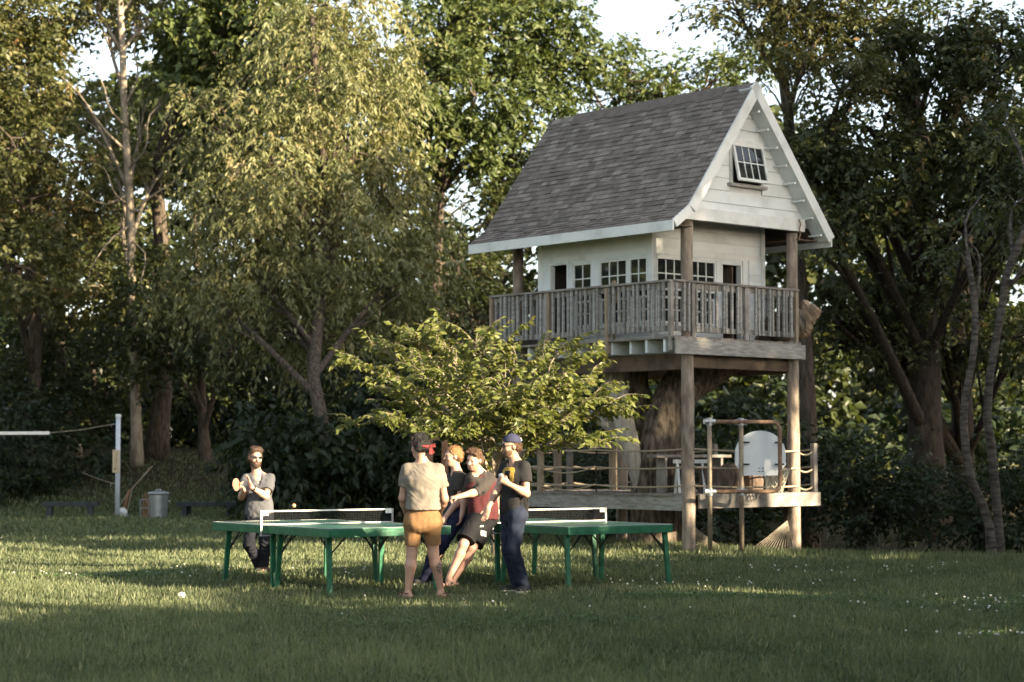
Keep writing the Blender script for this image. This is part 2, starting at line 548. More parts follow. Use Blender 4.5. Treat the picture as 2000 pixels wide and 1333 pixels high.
def build_grass():
    rng = np.random.default_rng(5)
    Ps, Ds, Ls, Ws, Rs = [], [], [], [], []
    bands = [(10.5, 14, 1900, 0.085, 0.0070), (14, 18, 1450, 0.078, 0.0080), (18, 23, 1050, 0.070, 0.0095),
             (23, 28, 700, 0.068, 0.0125), (28, 34, 400, 0.072, 0.017), (34, 42, 210, 0.08, 0.025), (42, 50.5, 120, 0.085, 0.034)]
    for y0, y1, dens, ln, wd in bands:
        w0, w1 = 0.30 * y0 + 1.0, 0.30 * y1 + 1.0
        n = int((w0 + w1) * (y1 - y0) * dens * 0.85)
        y = rng.uniform(y0, y1, n)
        x = rng.uniform(-1, 1, n) * (0.285 * y + 0.6)
        keep = y < edge_y(x) + rng.normal(0.6, 0.5, n)
        x, y = x[keep], y[keep]
        n = len(x)
        # patches: taller tufts, thin worn spots
        pt = 0.5 + 0.5 * np.sin(x * 1.7 + 2 * np.sin(y * 0.9)) * np.sin(y * 1.3 + 1.5 * np.sin(x * 0.8))
        pt2 = 0.5 + 0.5 * np.sin(x * 6.1 + 3 * np.sin(y * 3.7)) * np.sin(y * 5.3 + 2 * np.sin(x * 4.1))
        Ps.append(np.stack([x, y, ground_z(x, y) - 0.004], -1))
        ang = rng.uniform(0, 2 * np.pi, n)
        tilt = np.abs(rng.normal(0.0, 0.55, n)) + 0.12
        Ds.append(np.stack([np.cos(ang) * np.sin(tilt), np.sin(ang) * np.sin(tilt), np.cos(tilt)], -1))
        Ls.append(ln * rng.uniform(0.4, 1.3, n) * (0.45 + 0.5 * pt + 0.65 * pt2))
        Ws.append(wd * rng.uniform(0.7, 1.3, n))
        pt3 = np.sin(x * 0.55 + 1.7 * np.sin(y * 0.37 + 2)) * np.sin(y * 0.62 + 1.4 * np.sin(x * 0.43))
        r = rng.beta(2, 2.4, n) * 0.66 + 0.26 * (pt2 - 0.5) + 0.16 * (pt - 0.5) + 0.12 * pt3
        dry = rng.random(n) < 0.03 + 0.10 * np.clip(0.5 - pt2, 0, 1) * (pt3 > 0.1)
        for wx_, wy_, wr_ in ((1.35, 21.9, 0.55), (-0.4, 21.2, 0.6), (-3.6, 24.9, 0.7), (-2.6, 21.0, 0.5), (0.6, 22.2, 0.5)):
            worn = ((x - wx_) / wr_) ** 2 + ((y - wy_) / (wr_ * 0.8)) ** 2
            dry |= rng.random(n) < 0.45 * np.exp(-worn * 1.5)
        r[dry] = rng.uniform(0.88, 1.0, dry.sum())
        Rs.append(r)
    # taller uncut fringe along the far lawn edge by the deck
    n = 9000
    x = rng.uniform(-1.5, 8.0, n)
    y = edge_y(x) + rng.normal(0.1, 0.35, n)
    Ps.append(np.stack([x, y, ground_z(x, y)], -1))
    ang = rng.uniform(0, 2 * np.pi, n); tilt = np.abs(rng.normal(0, 0.35, n))
    Ds.append(np.stack([np.cos(ang) * np.sin(tilt), np.sin(ang) * np.sin(tilt), np.cos(tilt)], -1))
    Ls.append(rng.uniform(0.06, 0.17, n)); Ws.append(np.full(n, 0.013)); Rs.append(rng.beta(2, 2, n) * 0.7)
    # thin grass on the bank and behind
    n = 26000
    x = rng.uniform(-16, 14, n)
    y = edge_y(x) + rng.gamma(1.6, 3.2, n)
    ok = np.abs(x) < 0.3 * y + 1
    x, y = x[ok], y[ok]; n = len(x)
    Ps.append(np.stack([x, y, ground_z(x, y)], -1))
    ang = rng.uniform(0, 2 * np.pi, n); tilt = np.abs(rng.normal(0, 0.6, n))
    Ds.append(np.stack([np.cos(ang) * np.sin(tilt), np.sin(ang) * np.sin(tilt), np.cos(tilt)], -1))
    Ls.append(rng.uniform(0.06, 0.15, n)); Ws.append(np.full(n, 0.03)); Rs.append(rng.beta(2, 3, n) * 0.8)
    P = np.concatenate(Ps); D = np.concatenate(Ds); Ln = np.concatenate(Ls); Wd = np.concatenate(Ws); R = np.concatenate(Rs)
    Nn = nrm(rng.normal(size=P.shape))
    o = leaf_obj('grass', P, D, Nn, Ln, Wd, R, 'l_grass', mid=0.35, fold=0.1)
    tag(o, 'short green lawn grass with paler blades', 'grass', kind='stuff')
    # clover leaves in patches
    Pc = []
    for cx, cy, n, sx, sy in ((2.3, 20.9, 2600, 1.5, 0.28), (4.9, 20.0, 2200, 1.2, 0.9), (-4.6, 24.5, 1800, 1.4, 0.5), (-0.2, 17.6, 1200, 1.5, 0.5),
                              (4.4, 16.6, 900, 0.7, 0.25)):
        Pc.append(np.stack([rng.normal(cx, sx * 0.6, n), rng.normal(cy, sy * 0.6, n)], -1))
    Pc = np.concatenate(Pc)
    n = len(Pc)
    z = ground_z(Pc[:, 0], Pc[:, 1]) + rng.uniform(0.02, 0.055, n)
    P = np.column_stack([Pc, z])
    ang = rng.uniform(0, 2 * np.pi, n)
    D = np.stack([np.cos(ang), np.sin(ang), rng.normal(0, 0.25, n)], -1)
    Nn = nrm(np.stack([rng.normal(0, 0.3, n), rng.normal(0, 0.3, n), np.ones(n)], -1))
    o = leaf_obj('clover', P, D, Nn, np.full(n, 0.03), np.full(n, 0.026), rng.random(n), 'l_clover', mid=0.6, fold=0.05)
    tag(o, 'low green clover leaves in patches among the grass', 'clover', kind='stuff')
    # clover heads
    Pf = []
    for cx, cy, n, sx, sy in ((4.9, 20.0, 45, 1.1, 1.0), (2.5, 22.8, 22, 1.9, 1.0), (4.4, 16.4, 22, 0.8, 0.25), (-4.8, 24.6, 26, 1.6, 0.9),
                              (-2.0, 25.5, 25, 1.5, 0.8), (1.0, 19.0, 14, 3.0, 1.8), (-9, 33, 12, 2.0, 2.5), (4.0, 25.5, 22, 1.6, 1.0)):
        Pf.append(np.stack([rng.normal(cx, sx * 0.6, n), rng.normal(cy, sy * 0.6, n)], -1))
    Pf.append(np.array([[-3.45, 20.9]]))
    Pf = np.concatenate(Pf)
    mb = MB()
    for k, (x, y) in enumerate(Pf):
        z = float(ground_z(x, y)) + rng.uniform(0.05, 0.085)
        r = rng.uniform(0.009, 0.014) if k < len(Pf) - 1 else 0.045
        mb.sphere((x, y, z), r, n=5, m=4, sc=(1, 1, 0.85))
    o = mb.build('clover_flowers', 'm_flower')
    tag(o, 'small white clover heads dotted over the lawn', 'flowers', kind='stuff')


build_grass()
# ------------------------------------------------------------------ treehouse (local x along the gable front, y along the long side)
PHI = math.radians(41)
P0 = (2.74, 31.0, 0.0)


def build_treehouse():
    rng = random.Random(3)
    T = thing('treehouse', 'weathered treehouse with white cabin and steep grey shingle roof on log posts', 'treehouse', P0, PHI)
    # --- log posts
    for x, y, zt in ((0, 0, 5.2), (2.48, 0, 5.15), (0, 4.04, 5.2), (2.48, 4.04, 5.2)):
        m = MB()
        n = 12
        zs = np.linspace(-0.9, zt, n)
        lean = rng.uniform(-0.02, 0.03)
        m.tube([(x + lean * k / n + rng.uniform(-0.006, 0.006), y + rng.uniform(-0.006, 0.006), z) for k, z in enumerate(zs)],
               [0.108 - 0.018 * k / n + rng.uniform(-0.004, 0.004) for k in range(n)], n=14)
        p = m.build('post', 'm_log', T, smooth=True)
    # --- upper deck
    ZD = 3.34
    x0, x1, y0, y1 = -0.46, 2.55, -0.14, 4.27
    k = 0
    xb = x0
    while xb < x1 - 0.05:
        m = MB().box(xb, min(xb + 0.142, x1), y0 - 0.02, y1, ZD - 0.035, ZD + rng.uniform(-0.003, 0.003))
        m.build('deck_board', 'm_deck', T)
        xb += 0.148
    # joists across, white washed ends showing along the long side
    for j in range(11):
        y = 0.06 + j * 0.405
        MB().box(x0 + 0.06 + rng.uniform(-0.05, 0.05), x1 - 0.02, y, y + 0.05, ZD - 0.24, ZD - 0.038).build('joist', 'm_white' if j < 9 else 'm_fascia', T)
    MB().box(x0 + 0.02, x1 + 0.03, y0 - 0.045, y0, ZD - 0.275, ZD - 0.037).build('front_fascia', 'm_fascia', T, bevel=0.004)
    MB().box(x1, x1 + 0.04, y0 + 0.004, y1, ZD - 0.27, ZD - 0.04).build('side_fascia', 'm_fascia', T)
    # girders under joists, along the long side
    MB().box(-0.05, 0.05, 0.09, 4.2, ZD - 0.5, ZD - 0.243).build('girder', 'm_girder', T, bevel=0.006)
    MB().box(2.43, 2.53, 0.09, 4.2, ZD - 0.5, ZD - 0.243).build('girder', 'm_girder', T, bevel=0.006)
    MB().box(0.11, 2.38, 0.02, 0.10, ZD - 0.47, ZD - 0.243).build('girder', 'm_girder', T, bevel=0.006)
    # --- railing
    ZT = ZD + 0.86

    def rail_run(a, b, posts, nb):
        a, b = Vector(a), Vector(b)
        d = b - a
        R = bpy.data.objects.new('railing', None)
        col.objects.link(R)
        R.parent = T
        ln = d.length
        u = d.normalized()
        s = Vector((-u.y, u.x, 0))
        MB().beam(a + Vector((0, 0, ZT)), b + Vector((0, 0, ZT)), 0.115, 0.035).build('hand_rail', 'm_rail', R, bevel=0.004)
        MB().beam(a + s * 0.022 + Vector((0, 0, ZT - 0.065)), b + s * 0.022 + Vector((0, 0, ZT - 0.065)), 0.04, 0.09).build('upper_rail', 'm_rail', R)
        MB().beam(a + s * 0.022 + Vector((0, 0, ZD + 0.125)), b + s * 0.022 + Vector((0, 0, ZD + 0.125)), 0.04, 0.085).build('lower_rail', 'm_rail', R)
        for t in posts:
            p = a + u * t
            MB().box(p.x - 0.034, p.x + 0.034, p.y - 0.034, p.y + 0.034, ZD - 0.22, ZT - 0.02).build('rail_post', 'm_newwood' if rng.random() < 0.55 else 'm_rail', R)
        base = None
        for i in range(nb):
            t = (i + 0.5) * ln / nb
            if any(abs(t - q) < 0.05 for q in posts):
                continue
            p = a + u * t - s * 0.018
            if base is None:
                base = MB().box(-0.02, 0.02, -0.019, 0.019, ZD + 0.085, ZT - 0.022).build('baluster', 'm_greywood', R)
                base.location = (p.x, p.y, 0)
                o = base
            else:
                o = dup(base, R, (p.x, p.y, 0))
            o.rotation_euler = (rng.uniform(-0.008, 0.008), rng.uniform(-0.008, 0.008), math.atan2(u.y, u.x) + rng.uniform(-0.06, 0.06))

    rail_run((-0.43, 4.22, 0), (-0.43, -0.08, 0), (0.02, 1.46, 2.86, 4.28), 39)
    rail_run((-0.40, -0.10, 0), (2.47, -0.10, 0), (0.40, 1.62, 2.84), 26)
    rail_run((2.50, -0.06, 0), (2.50, 4.22, 0), (1.4, 2.8, 4.26), 39)
    rail_run((2.46, 4.24, 0), (-0.40, 4.24, 0), (1.4,), 26)

    # --- cabin
    cx0, cx1, cy0, cy1 = -0.15, 2.43, 0.62, 3.26
    z0, z1 = ZD + 0.003, 5.42

    def tt(px):
        k_ = (px - 1000) / FPX
        return (k_ * 31.47 - 2.333) / (0.755 - 0.656 * k_)

    def uu(px):
        k_ = (px - 1000) / FPX
        return (2.627 - k_ * 30.9) / (0.656 + 0.755 * k_)

    # dark inner room: floor boards and back walls seen through the openings
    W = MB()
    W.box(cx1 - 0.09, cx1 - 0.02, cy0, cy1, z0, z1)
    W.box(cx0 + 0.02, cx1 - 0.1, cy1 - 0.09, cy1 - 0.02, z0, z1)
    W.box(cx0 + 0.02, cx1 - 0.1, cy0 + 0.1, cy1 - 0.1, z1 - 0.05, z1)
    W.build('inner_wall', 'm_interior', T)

    def place_long(m):       # wall facing -x: (a along y, b outwards, z)
        return lambda a, b_, z: (cx0 - b_, a, z)

    def place_front(m):      # wall facing -y
        return lambda a, b_, z: (a, cy0 - b_, z)

    def slab(P, a0, a1, b0, b1, za, zb, name, mat, par):
        q = [P(a, b_, z) for z in (za, zb) for b_ in (b0, b1) for a in (a0, a1)]
        m = MB()
        xs = [p[0] for p in q]; ys = [p[1] for p in q]
        m.box(min(xs), max(xs), min(ys), max(ys), za, zb)
        return m.build(name, mat, par)

    def wall(P, a0, a1, opens, clap_top, name):
        """thin framed wall with openings: list of (lo, hi, zlo, zhi, kind, cols)"""
        Wd = bpy.data.objects.new(name, None)
        col.objects.link(Wd)
        Wd.parent = T
        zt = 4.76
        edges = sorted(opens, key=lambda q: q[0])
        # header and clapboards above
        slab(P, a0, a1, -0.06, 0.02, 4.70, zt + 0.04, 'header', 'm_white_trim', Wd)
        zz = zt + 0.043
        while zz < clap_top:
            slab(P, a0 + 0.06, a1 - 0.06, -0.05, 0.006 + 0.006 * rng.random(), zz, min(zz + 0.155, clap_top), 'clapboard', 'm_white', Wd)
            zz += 0.158
        cur = a0
        for lo, hi, zl, zh, kind, cols in edges:
            if lo - cur > 0.005:
                slab(P, cur, lo, -0.06, 0.016, z0, 4.698, 'wall_panel', 'm_white', Wd)
            if zl > z0 + 0.02:
                nb = 3
                for i in range(nb):
                    slab(P, lo + 0.002, hi - 0.002, -0.05, 0.012 - 0.003 * i, lerp(z0, zl - 0.05, i / nb), lerp(z0, zl - 0.05, (i + 1) / nb) - 0.004, 'clapboard', 'm_white', Wd)
                slab(P, lo - 0.02, hi + 0.02, -0.04, 0.05, zl - 0.048, zl - 0.015, 'sill', 'm_white_trim', Wd)
            if zh < 4.698:
                slab(P, lo + 0.002, hi - 0.002, -0.06, 0.016, zh, 4.698, 'wall_panel', 'm_white', Wd)
            cur = hi
            if kind == 'window':
                zm = lerp(zl, zh, 0.5)
                for (sa, sb, depth) in ((zm, zh, -0.01), (zl, zm - 0.09, -0.045)):
                    w = bpy.data.objects.new('window', None)
                    col.objects.link(w)
                    w.parent = T
                    fr = 0.035
                    slab(P, lo + 0.001, lo + fr, depth - 0.03, depth + 0.012, sa, sb, 'frame', 'm_white_trim', w)
                    slab(P, hi - fr, hi - 0.001, depth - 0.03, depth + 0.012, sa, sb, 'frame', 'm_white_trim', w)
                    slab(P, lo + fr, hi - fr, depth - 0.03, depth + 0.011, sa, sa + fr, 'frame', 'm_white_trim', w)
                    slab(P, lo + fr, hi - fr, depth - 0.03, depth + 0.011, sb - fr, sb, 'frame', 'm_white_trim', w)
                    aw = (hi - lo - 2 * fr) / cols
                    ah = (sb - sa - 2 * fr) / 2
                    for c in range(cols):
                        for r in range(2):
                            pa, pz = lo + fr + c * aw, sa + fr + r * ah
                            pane = slab(P, pa + 0.008, pa + aw - 0.008, depth - 0.014, depth - 0.008, pz + 0.008, pz + ah - 0.008, 'pane', 'm_glass', w)
                    for c in range(1, cols):
                        slab(P, lo + fr + c * aw - 0.009, lo + fr + c * aw + 0.009, depth - 0.02, depth + 0.006, sa + fr, sb - fr, 'muntin', 'm_white_trim', w)
                    slab(P, lo + fr, hi - fr, depth - 0.019, depth + 0.005, sa + fr + ah - 0.009, sa + fr + ah + 0.009, 'muntin', 'm_white_trim', w)
            else:
                # door way: dark opening with a casing
                slab(P, lo + 0.001, lo + 0.03, -0.08, 0.03, z0, zh, 'door_casing', 'm_white_trim', Wd)
                slab(P, hi - 0.03, hi - 0.001, -0.08, 0.03, z0, zh, 'door_casing', 'm_white_trim', Wd)
        if a1 - cur > 0.005:
            slab(P, cur, a1, -0.06, 0.016, z0, 4.698, 'wall_panel', 'm_white', Wd)
        return Wd

    zl, zh = 3.60, 4.66
    Wl = wall(place_long(0), cy0 + 0.0, cy1, [
        (uu(1266), uu(1229), zl, zh, 'window', 2), (uu(1226), uu(1171), zl, zh, 'window', 3),
        (uu(1157), uu(1119), zl, zh, 'window', 2), (uu(1112), uu(1075), z0, 4.66, 'door', 0)], 5.3, 'long_wall')
    Wf = wall(place_front(0), cx0 + 0.0, cx1, [
        (tt(1283), tt(1338), zl, zh, 'window', 3), (tt(1346), tt(1400), zl, zh, 'window', 3),
        (tt(1408), tt(1449), z0, 4.62, 'door', 0)], 5.3, 'front_wall')
    # corner boards
    for (xa, ya) in ((cx0 - 0.035, cy0 - 0.035), (cx0 - 0.035, cy1 - 0.05), (cx1 - 0.05, cy0 - 0.035)):
        MB().box(xa, xa + 0.09, ya, ya + 0.09, z0, 5.3).build('corner_board', 'm_white_trim', T)
    # open door leaf, inside the front doorway
    D = MB().box(tt(1436), tt(1436) + 0.035, cy0 + 0.06, cy0 + 0.72, z0 + 0.01, 4.60).build('door', 'm_girder', T)
    # lap siding on the front wall right of the door
    zz = z0
    while zz < 4.69:
        MB().box(tt(1462), cx1 - 0.055, cy0 - 0.034, cy0 - 0.018, zz, zz + 0.112).build('clapboard', 'm_white', Wf)
        zz += 0.115
    for xa in (tt(1449) + 0.002,):
        MB().box(xa, xa + 0.085, cy0 - 0.045, cy0 - 0.018, z0, 4.695).build('door_casing', 'm_white_trim', Wf)

    # --- roof.  section in (x, z)
    apex = (1.24, 7.44)
    kinkL, eaveL = (-0.32, 5.34), (-0.66, 5.10)
    eaveR = (3.10, 5.10)
    ry0, ry1 = -0.33, 4.52
    th = 0.07
    # decking
    Rf = MB().prism([(apex[0], apex[1]), kinkL, eaveL, (eaveL[0] + 0.02, eaveL[1] - th), (kinkL[0] + 0.04, kinkL[1] - th), (apex[0], apex[1] - th * 1.5),
                     (eaveR[0] - 0.02, eaveR[1] - th), eaveR], 1, ry0 + 0.03, ry1 - 0.03).build('roof', 'm_girder', T)
    # shingles
    courses = []

    def slope_courses(a, b_, n):
        for i in range(n):
            t0, t1 = i / n, (i + 1) / n
            courses.append(((lerp(a[0], b_[0], t0), lerp(a[1], b_[1], t0)), (lerp(a[0], b_[0], t1), lerp(a[1], b_[1], t1))))
    slope_courses(apex, kinkL, 25)
    slope_courses(kinkL, eaveL, 5)
    tabs = []
    for ci, (hi_, lo_) in enumerate(courses):
        d = Vector((lo_[0] - hi_[0], 0, lo_[1] - hi_[1]))
        nrm_ = Vector((-abs(d.z), 0, abs(d.x))).normalized()
        y = ry0 - rng.uniform(0, 0.15)
        while y < ry1:
            w = rng.choice((0.12, 0.16, 0.2, 0.24))
            ya, yb = max(y, ry0), min(y + w, ry1)
            y += w
            if yb - ya < 0.02:
                continue
            thick = rng.uniform(0.010, 0.026)
            dd = d.normalized()
            a = Vector((hi_[0], 0, hi_[1])) - dd * 0.03
            b2 = Vector((lo_[0], 0, lo_[1])) + dd * (0.004 + rng.uniform(0, 0.006))
            v = []
            for p, tk0, tk1 in ((a, 0.002, 0.006), (b2, 0.004 , 0.004 + thick)):
                for yy in (ya + 0.0015, yb - 0.0015):
                    for tk in (tk0, tk1):
                        q = p + nrm_ * tk
                        v.append((q.x, yy, q.z))
            f = [(0, 1, 3, 2), (4, 6, 7, 5), (1, 5, 7, 3), (0, 2, 6, 4), (0, 4, 5, 1), (2, 3, 7, 6)]
            tabs.append((ya, ci, v, f))
    # the nearest 300 as pieces, the others joined in strips
    order = sorted(range(len(tabs)), key=lambda i: -(tabs[i][1] * 0.16 - tabs[i][0]))
    near = set(order[:300])
    rest = [MB(), MB(), MB()]
    for i, (ya, ci, v, f) in enumerate(tabs):
        if i in near:
            MB().add(v, f).build('shingle', 'm_shingle', Rf)
        else:
            rest[rng.choice((0, 0, 1, 1, 2))].add(v, f)
    pal = (((0.235, 0.202, 0.176), (0.178, 0.153, 0.133)), ((0.185, 0.158, 0.137), (0.138, 0.118, 0.102)), ((0.295, 0.256, 0.224), (0.232, 0.201, 0.176)))
    V, F, MI = [], [], []
    for k, m in enumerate(rest):
        o = len(V)
        V += m.v
        F += [tuple(i + o for i in q) for q in m.f]
        MI += [k] * len(m.f)
        pmat('m_shingle_%d' % k, *pal[k], rough=0.95, scale=7.0, bump=0.5, bscale=180, spec=0.15)
    me = bpy.data.meshes.new('shingles')
    me.from_pydata(V, [], F)
    o = link('shingles', me, ['m_shingle_0', 'm_shingle_1', 'm_shingle_2'], Rf)
    me.polygons.foreach_set('material_index', MI)
    tag(o, kind='stuff')
    # far slope: courses as strips
    m = MB()
    nC = 28
    for i in range(nC):
        a = (lerp(apex[0], eaveR[0], i / nC), lerp(apex[1], eaveR[1], i / nC))
        b2 = (lerp(apex[0], eaveR[0], (i + 1.05) / nC), lerp(apex[1], eaveR[1], (i + 1.05) / nC))
        m.prism([(a[0], a[1] + 0.002), (b2[0] + 0.012, b2[1] + 0.016), (b2[0], b2[1] + 0.001)], 1, ry0, ry1)
    o = m.build('far_slope_courses', 'm_shingle_0', Rf)
    tag(o, kind='stuff')
    # ridge vent
    m = MB()
    m.prism([(apex[0] - 0.13, apex[1] - 0.13), (apex[0], apex[1] + 0.055), (apex[0] + 0.13, apex[1] - 0.13), (apex[0] + 0.11, apex[1] - 0.16), (apex[0], apex[1] + 0.0), (apex[0] - 0.11, apex[1] - 0.16)], 1, ry0 + 0.62, ry1 - 0.62)
    m.build('ridge_vent', 'm_shingle_1', Rf)
    # eave fascia (long side)
    MB().prism([(eaveL[0] - 0.03, eaveL[1] + 0.0), (eaveL[0] - 0.002, eaveL[1] + 0.0), (eaveL[0] - 0.002, eaveL[1] - 0.16), (eaveL[0] - 0.03, eaveL[1] - 0.16)], 1, ry0 - 0.03, ry1).build('eave_fascia', 'm_white_trim', Rf)
    MB().box(eaveR[0] - 0.03, eaveR[0] + 0.0, ry0, ry1, eaveR[1] - 0.16, eaveR[1] - 0.03).build('eave_fascia', 'm_white_trim', Rf)
    # soffit under the long-side overhang
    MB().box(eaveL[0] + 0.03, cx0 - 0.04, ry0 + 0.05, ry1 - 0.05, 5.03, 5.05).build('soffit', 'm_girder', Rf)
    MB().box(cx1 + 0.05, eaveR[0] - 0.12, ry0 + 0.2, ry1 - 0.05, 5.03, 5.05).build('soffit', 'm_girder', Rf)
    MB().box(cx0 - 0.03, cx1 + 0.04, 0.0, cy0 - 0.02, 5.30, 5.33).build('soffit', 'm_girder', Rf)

    # barge boards on the gable front
    def barge(a, b2, w, y0_, y1_):
        a, b2 = Vector((a[0], 0, a[1])), Vector((b2[0], 0, b2[1]))
        d = (b2 - a).normalized()
        n = Vector((d.z, 0, -d.x))
        if n.z > 0:
            n = -n
        return [(p.x, p.z) for p in (a, b2, b2 + n * w, a + n * w)]
    gy = ry0
    for a, b2, w in (((apex[0], apex[1] + 0.03), (kinkL[0], kinkL[1] + 0.02), 0.17), ((kinkL[0], kinkL[1] + 0.02), (eaveL[0] - 0.02, eaveL[1] + 0.01), 0.14),
                     ((apex[0], apex[1] + 0.03), (eaveR[0] + 0.02, eaveR[1] + 0.01), 0.17)):
        MB().prism(barge(a, b2, w, 0, 0), 1, gy - 0.035, gy).build('barge_board', 'm_white_trim', Rf)
    # lookouts under the right verge
    for i in range(8):
        t = 0.12 + i * 0.115
        x, z = lerp(apex[0], eaveR[0], t), lerp(apex[1], eaveR[1], t)
        MB().box(x - 0.155, x - 0.115, gy + 0.002, -0.07, z - 0.175, z - 0.145).build('lookout', 'm_white_trim', Rf)
    # white boarded underside of both verges
    for a, b2 in ((apex, kinkL), (apex, eaveR)):
        a_, b_ = Vector((a[0], 0, a[1])), Vector((b2[0], 0, b2[1]))
        dn = (b_ - a_).normalized()
        nn = Vector((dn.z, 0, -dn.x))
        if nn.z > 0:
            nn = -nn
        q = [a_ + nn * 0.125, b_ + nn * 0.125 - dn * 0.02, b_ + nn * 0.14 - dn * 0.02, a_ + nn * 0.14]
        MB().prism([(p.x, p.z) for p in q], 1, gy + 0.003, -0.065).build('verge_soffit', 'm_white', Rf)
    # --- gable wall
    G = bpy.data.objects.new('gable_wall', None)
    col.objects.link(G)
    G.parent = T
    gyw = -0.06

    def gx(z, side):
        if side < 0:
            return lerp(apex[0], kinkL[0], (apex[1] - z) / (apex[1] - kinkL[1])) + 0.10
        return lerp(apex[0], eaveR[0], (apex[1] - z) / (apex[1] - eaveR[1])) - 0.10
    gwin = (0.93, 1.65, 5.86, 6.48)      # x0,x1,z0,z1 of the gable window opening
    z = 5.30
    i = 0
    while z < 7.05:
        zb = min(z + 0.20, 7.2)
        spans = [(gx(z, -1), gx(zb, -1), gx(zb, 1), gx(z, 1))]
        dy = 0.004 + 0.004 * rng.random()

        def board(poly):
            MB().prism(poly, 1, gyw - dy, gyw + 0.02).build('clapboard', 'm_white', G)
        if zb > gwin[2] and z < gwin[3]:
            board([(gx(z, -1), z), (gwin[0] - 0.03, z), (gwin[0] - 0.03, zb - 0.008), (gx(zb, -1), zb - 0.008)])
            board([(gwin[1] + 0.03, z), (gx(z, 1), z), (gx(zb, 1), zb - 0.008), (gwin[1] + 0.03, zb - 0.008)])
        else:
            board([(gx(z, -1), z), (gx(z, 1), z), (gx(zb, 1), zb - 0.008), (gx(zb, -1), zb - 0.008)])
        z += 0.203
        i += 1
    # tie beam / skirt board at the foot of the gable
    MB().box(-0.22, 2.62, gyw - 0.10, gyw - 0.012, 5.17, 5.37).build('skirt_board', 'm_white_trim', T, bevel=0.004)
    MB().prism([(gx(5.2, -1), 5.25), (gx(5.2, 1), 5.25), (apex[0], 7.2)], 1, gyw + 0.024, gyw + 0.04).build('sheathing', 'm_white', G)
    MB().box(gwin[0], gwin[1], gyw + 0.012, gyw + 0.022, gwin[2] - 0.01, gwin[3]).build('room_shade_panel', 'm_dark', G)  # near-black panel stands in for the unlit room behind the sash
    # awning window, swung out at the bottom
    W = bpy.data.objects.new('gable_window', None)
    col.objects.link(W)
    W.parent = T
    a0, a1, b0, b1 = gwin
    for bx in ((a0 - 0.028, a0 + 0.03, b0 - 0.02, b1 + 0.07), (a1 - 0.03, a1 + 0.028, b0 - 0.02, b1 + 0.07), (a0 + 0.03, a1 - 0.03, b1 - 0.02, b1 + 0.07)):
        MB().box(bx[0], bx[1], gyw - 0.035, gyw + 0.018, bx[2], bx[3]).build('casing', 'm_white_trim', W)
    MB().box(a0 - 0.08, a1 + 0.06, gyw - 0.10, gyw + 0.016, b0 - 0.075, b0 - 0.025).build('sill', 'm_greywood', W)
    ang = math.radians(13)

    def rotbox(x0_, x1_, d0, d1, h0, h1, name, mat):
        v = []
        for h in (h0, h1):
            for d in (d0, d1):
                for x in (x0_, x1_):
                    # h measured down from the top hinge
                    y = gyw - 0.04 - h * math.sin(ang) - d * math.cos(ang)
                    zz_ = b1 - h * math.cos(ang) + d * math.sin(ang)
                    v.append((x, y, zz_))
        MB().add(v, [(0, 2, 3, 1), (4, 5, 7, 6), (0, 1, 5, 4), (2, 6, 7, 3), (0, 4, 6, 2), (1, 3, 7, 5)]).build(name, mat, W)
    H = b1 - b0 + 0.01
    f = 0.045
    rotbox(a0, a0 + f, -0.015, 0.02, 0, H, 'frame', 'm_white_trim')
    rotbox(a1 - f, a1, -0.015, 0.02, 0, H, 'frame', 'm_white_trim')
    rotbox(a0 + f, a1 - f, -0.015, 0.019, 0, f, 'frame', 'm_white_trim')
    rotbox(a0 + f, a1 - f, -0.015, 0.019, H - f, H, 'frame', 'm_white_trim')
    aw, ah = (a1 - a0 - 2 * f) / 4, (H - 2 * f) / 2
    for c in range(4):
        for r in range(2):
            rotbox(a0 + f + c * aw + 0.007, a0 + f + (c + 1) * aw - 0.007, -0.004, 0.002, f + r * ah + 0.007, f + (r + 1) * ah - 0.007, 'pane', 'm_glass')
    for c in range(1, 4):
        rotbox(a0 + f + c * aw - 0.008, a0 + f + c * aw + 0.008, -0.01, 0.012, f, H - f, 'muntin', 'm_white_trim')
    rotbox(a0 + f, a1 - f, -0.009, 0.011, f + ah - 0.008, f + ah + 0.008, 'muntin', 'm_white_trim')
    # rusty hook and chain by the right post top
    m = MB()
    m.tube([(2.42, -0.2, 5.36), (2.45, -0.21, 5.28), (2.43, -0.2, 5.2), (2.46, -0.2, 5.12), (2.44, -0.17, 5.02)], 0.012, n=6)
    m.build('hook', 'm_rust', T)
    # small round target leaning behind the long rail
    return T


TREEHOUSE = build_treehouse()
M_TH = Matrix.Translation(Vector(P0)) @ Matrix.Rotation(PHI, 4, 'Z')


def th(x, y, z):
    return M_TH @ Vector((x, y, z))


def build_round():
    # the round wooden disc standing against the long-side window, behind the rail
    c = th(-0.33, 1.31, 4.10)
    T = thing('round_paddle', 'tan oval wooden disc standing behind the long balcony rail', 'disc', c, PHI)
    m = MB()
    n = 20
    pts = [(0.095 * math.cos(2 * math.pi * k / n), 0.20 * math.sin(2 * math.pi * k / n)) for k in range(n)]
    m.prism(pts, 0, -0.012, 0.012)
    m.build('face', 'm_cutwood', T)
    MB().box(-0.011, 0.011, -0.02, 0.02, -0.76, -0.19).build('handle', 'm_cutwood', T)


build_round()


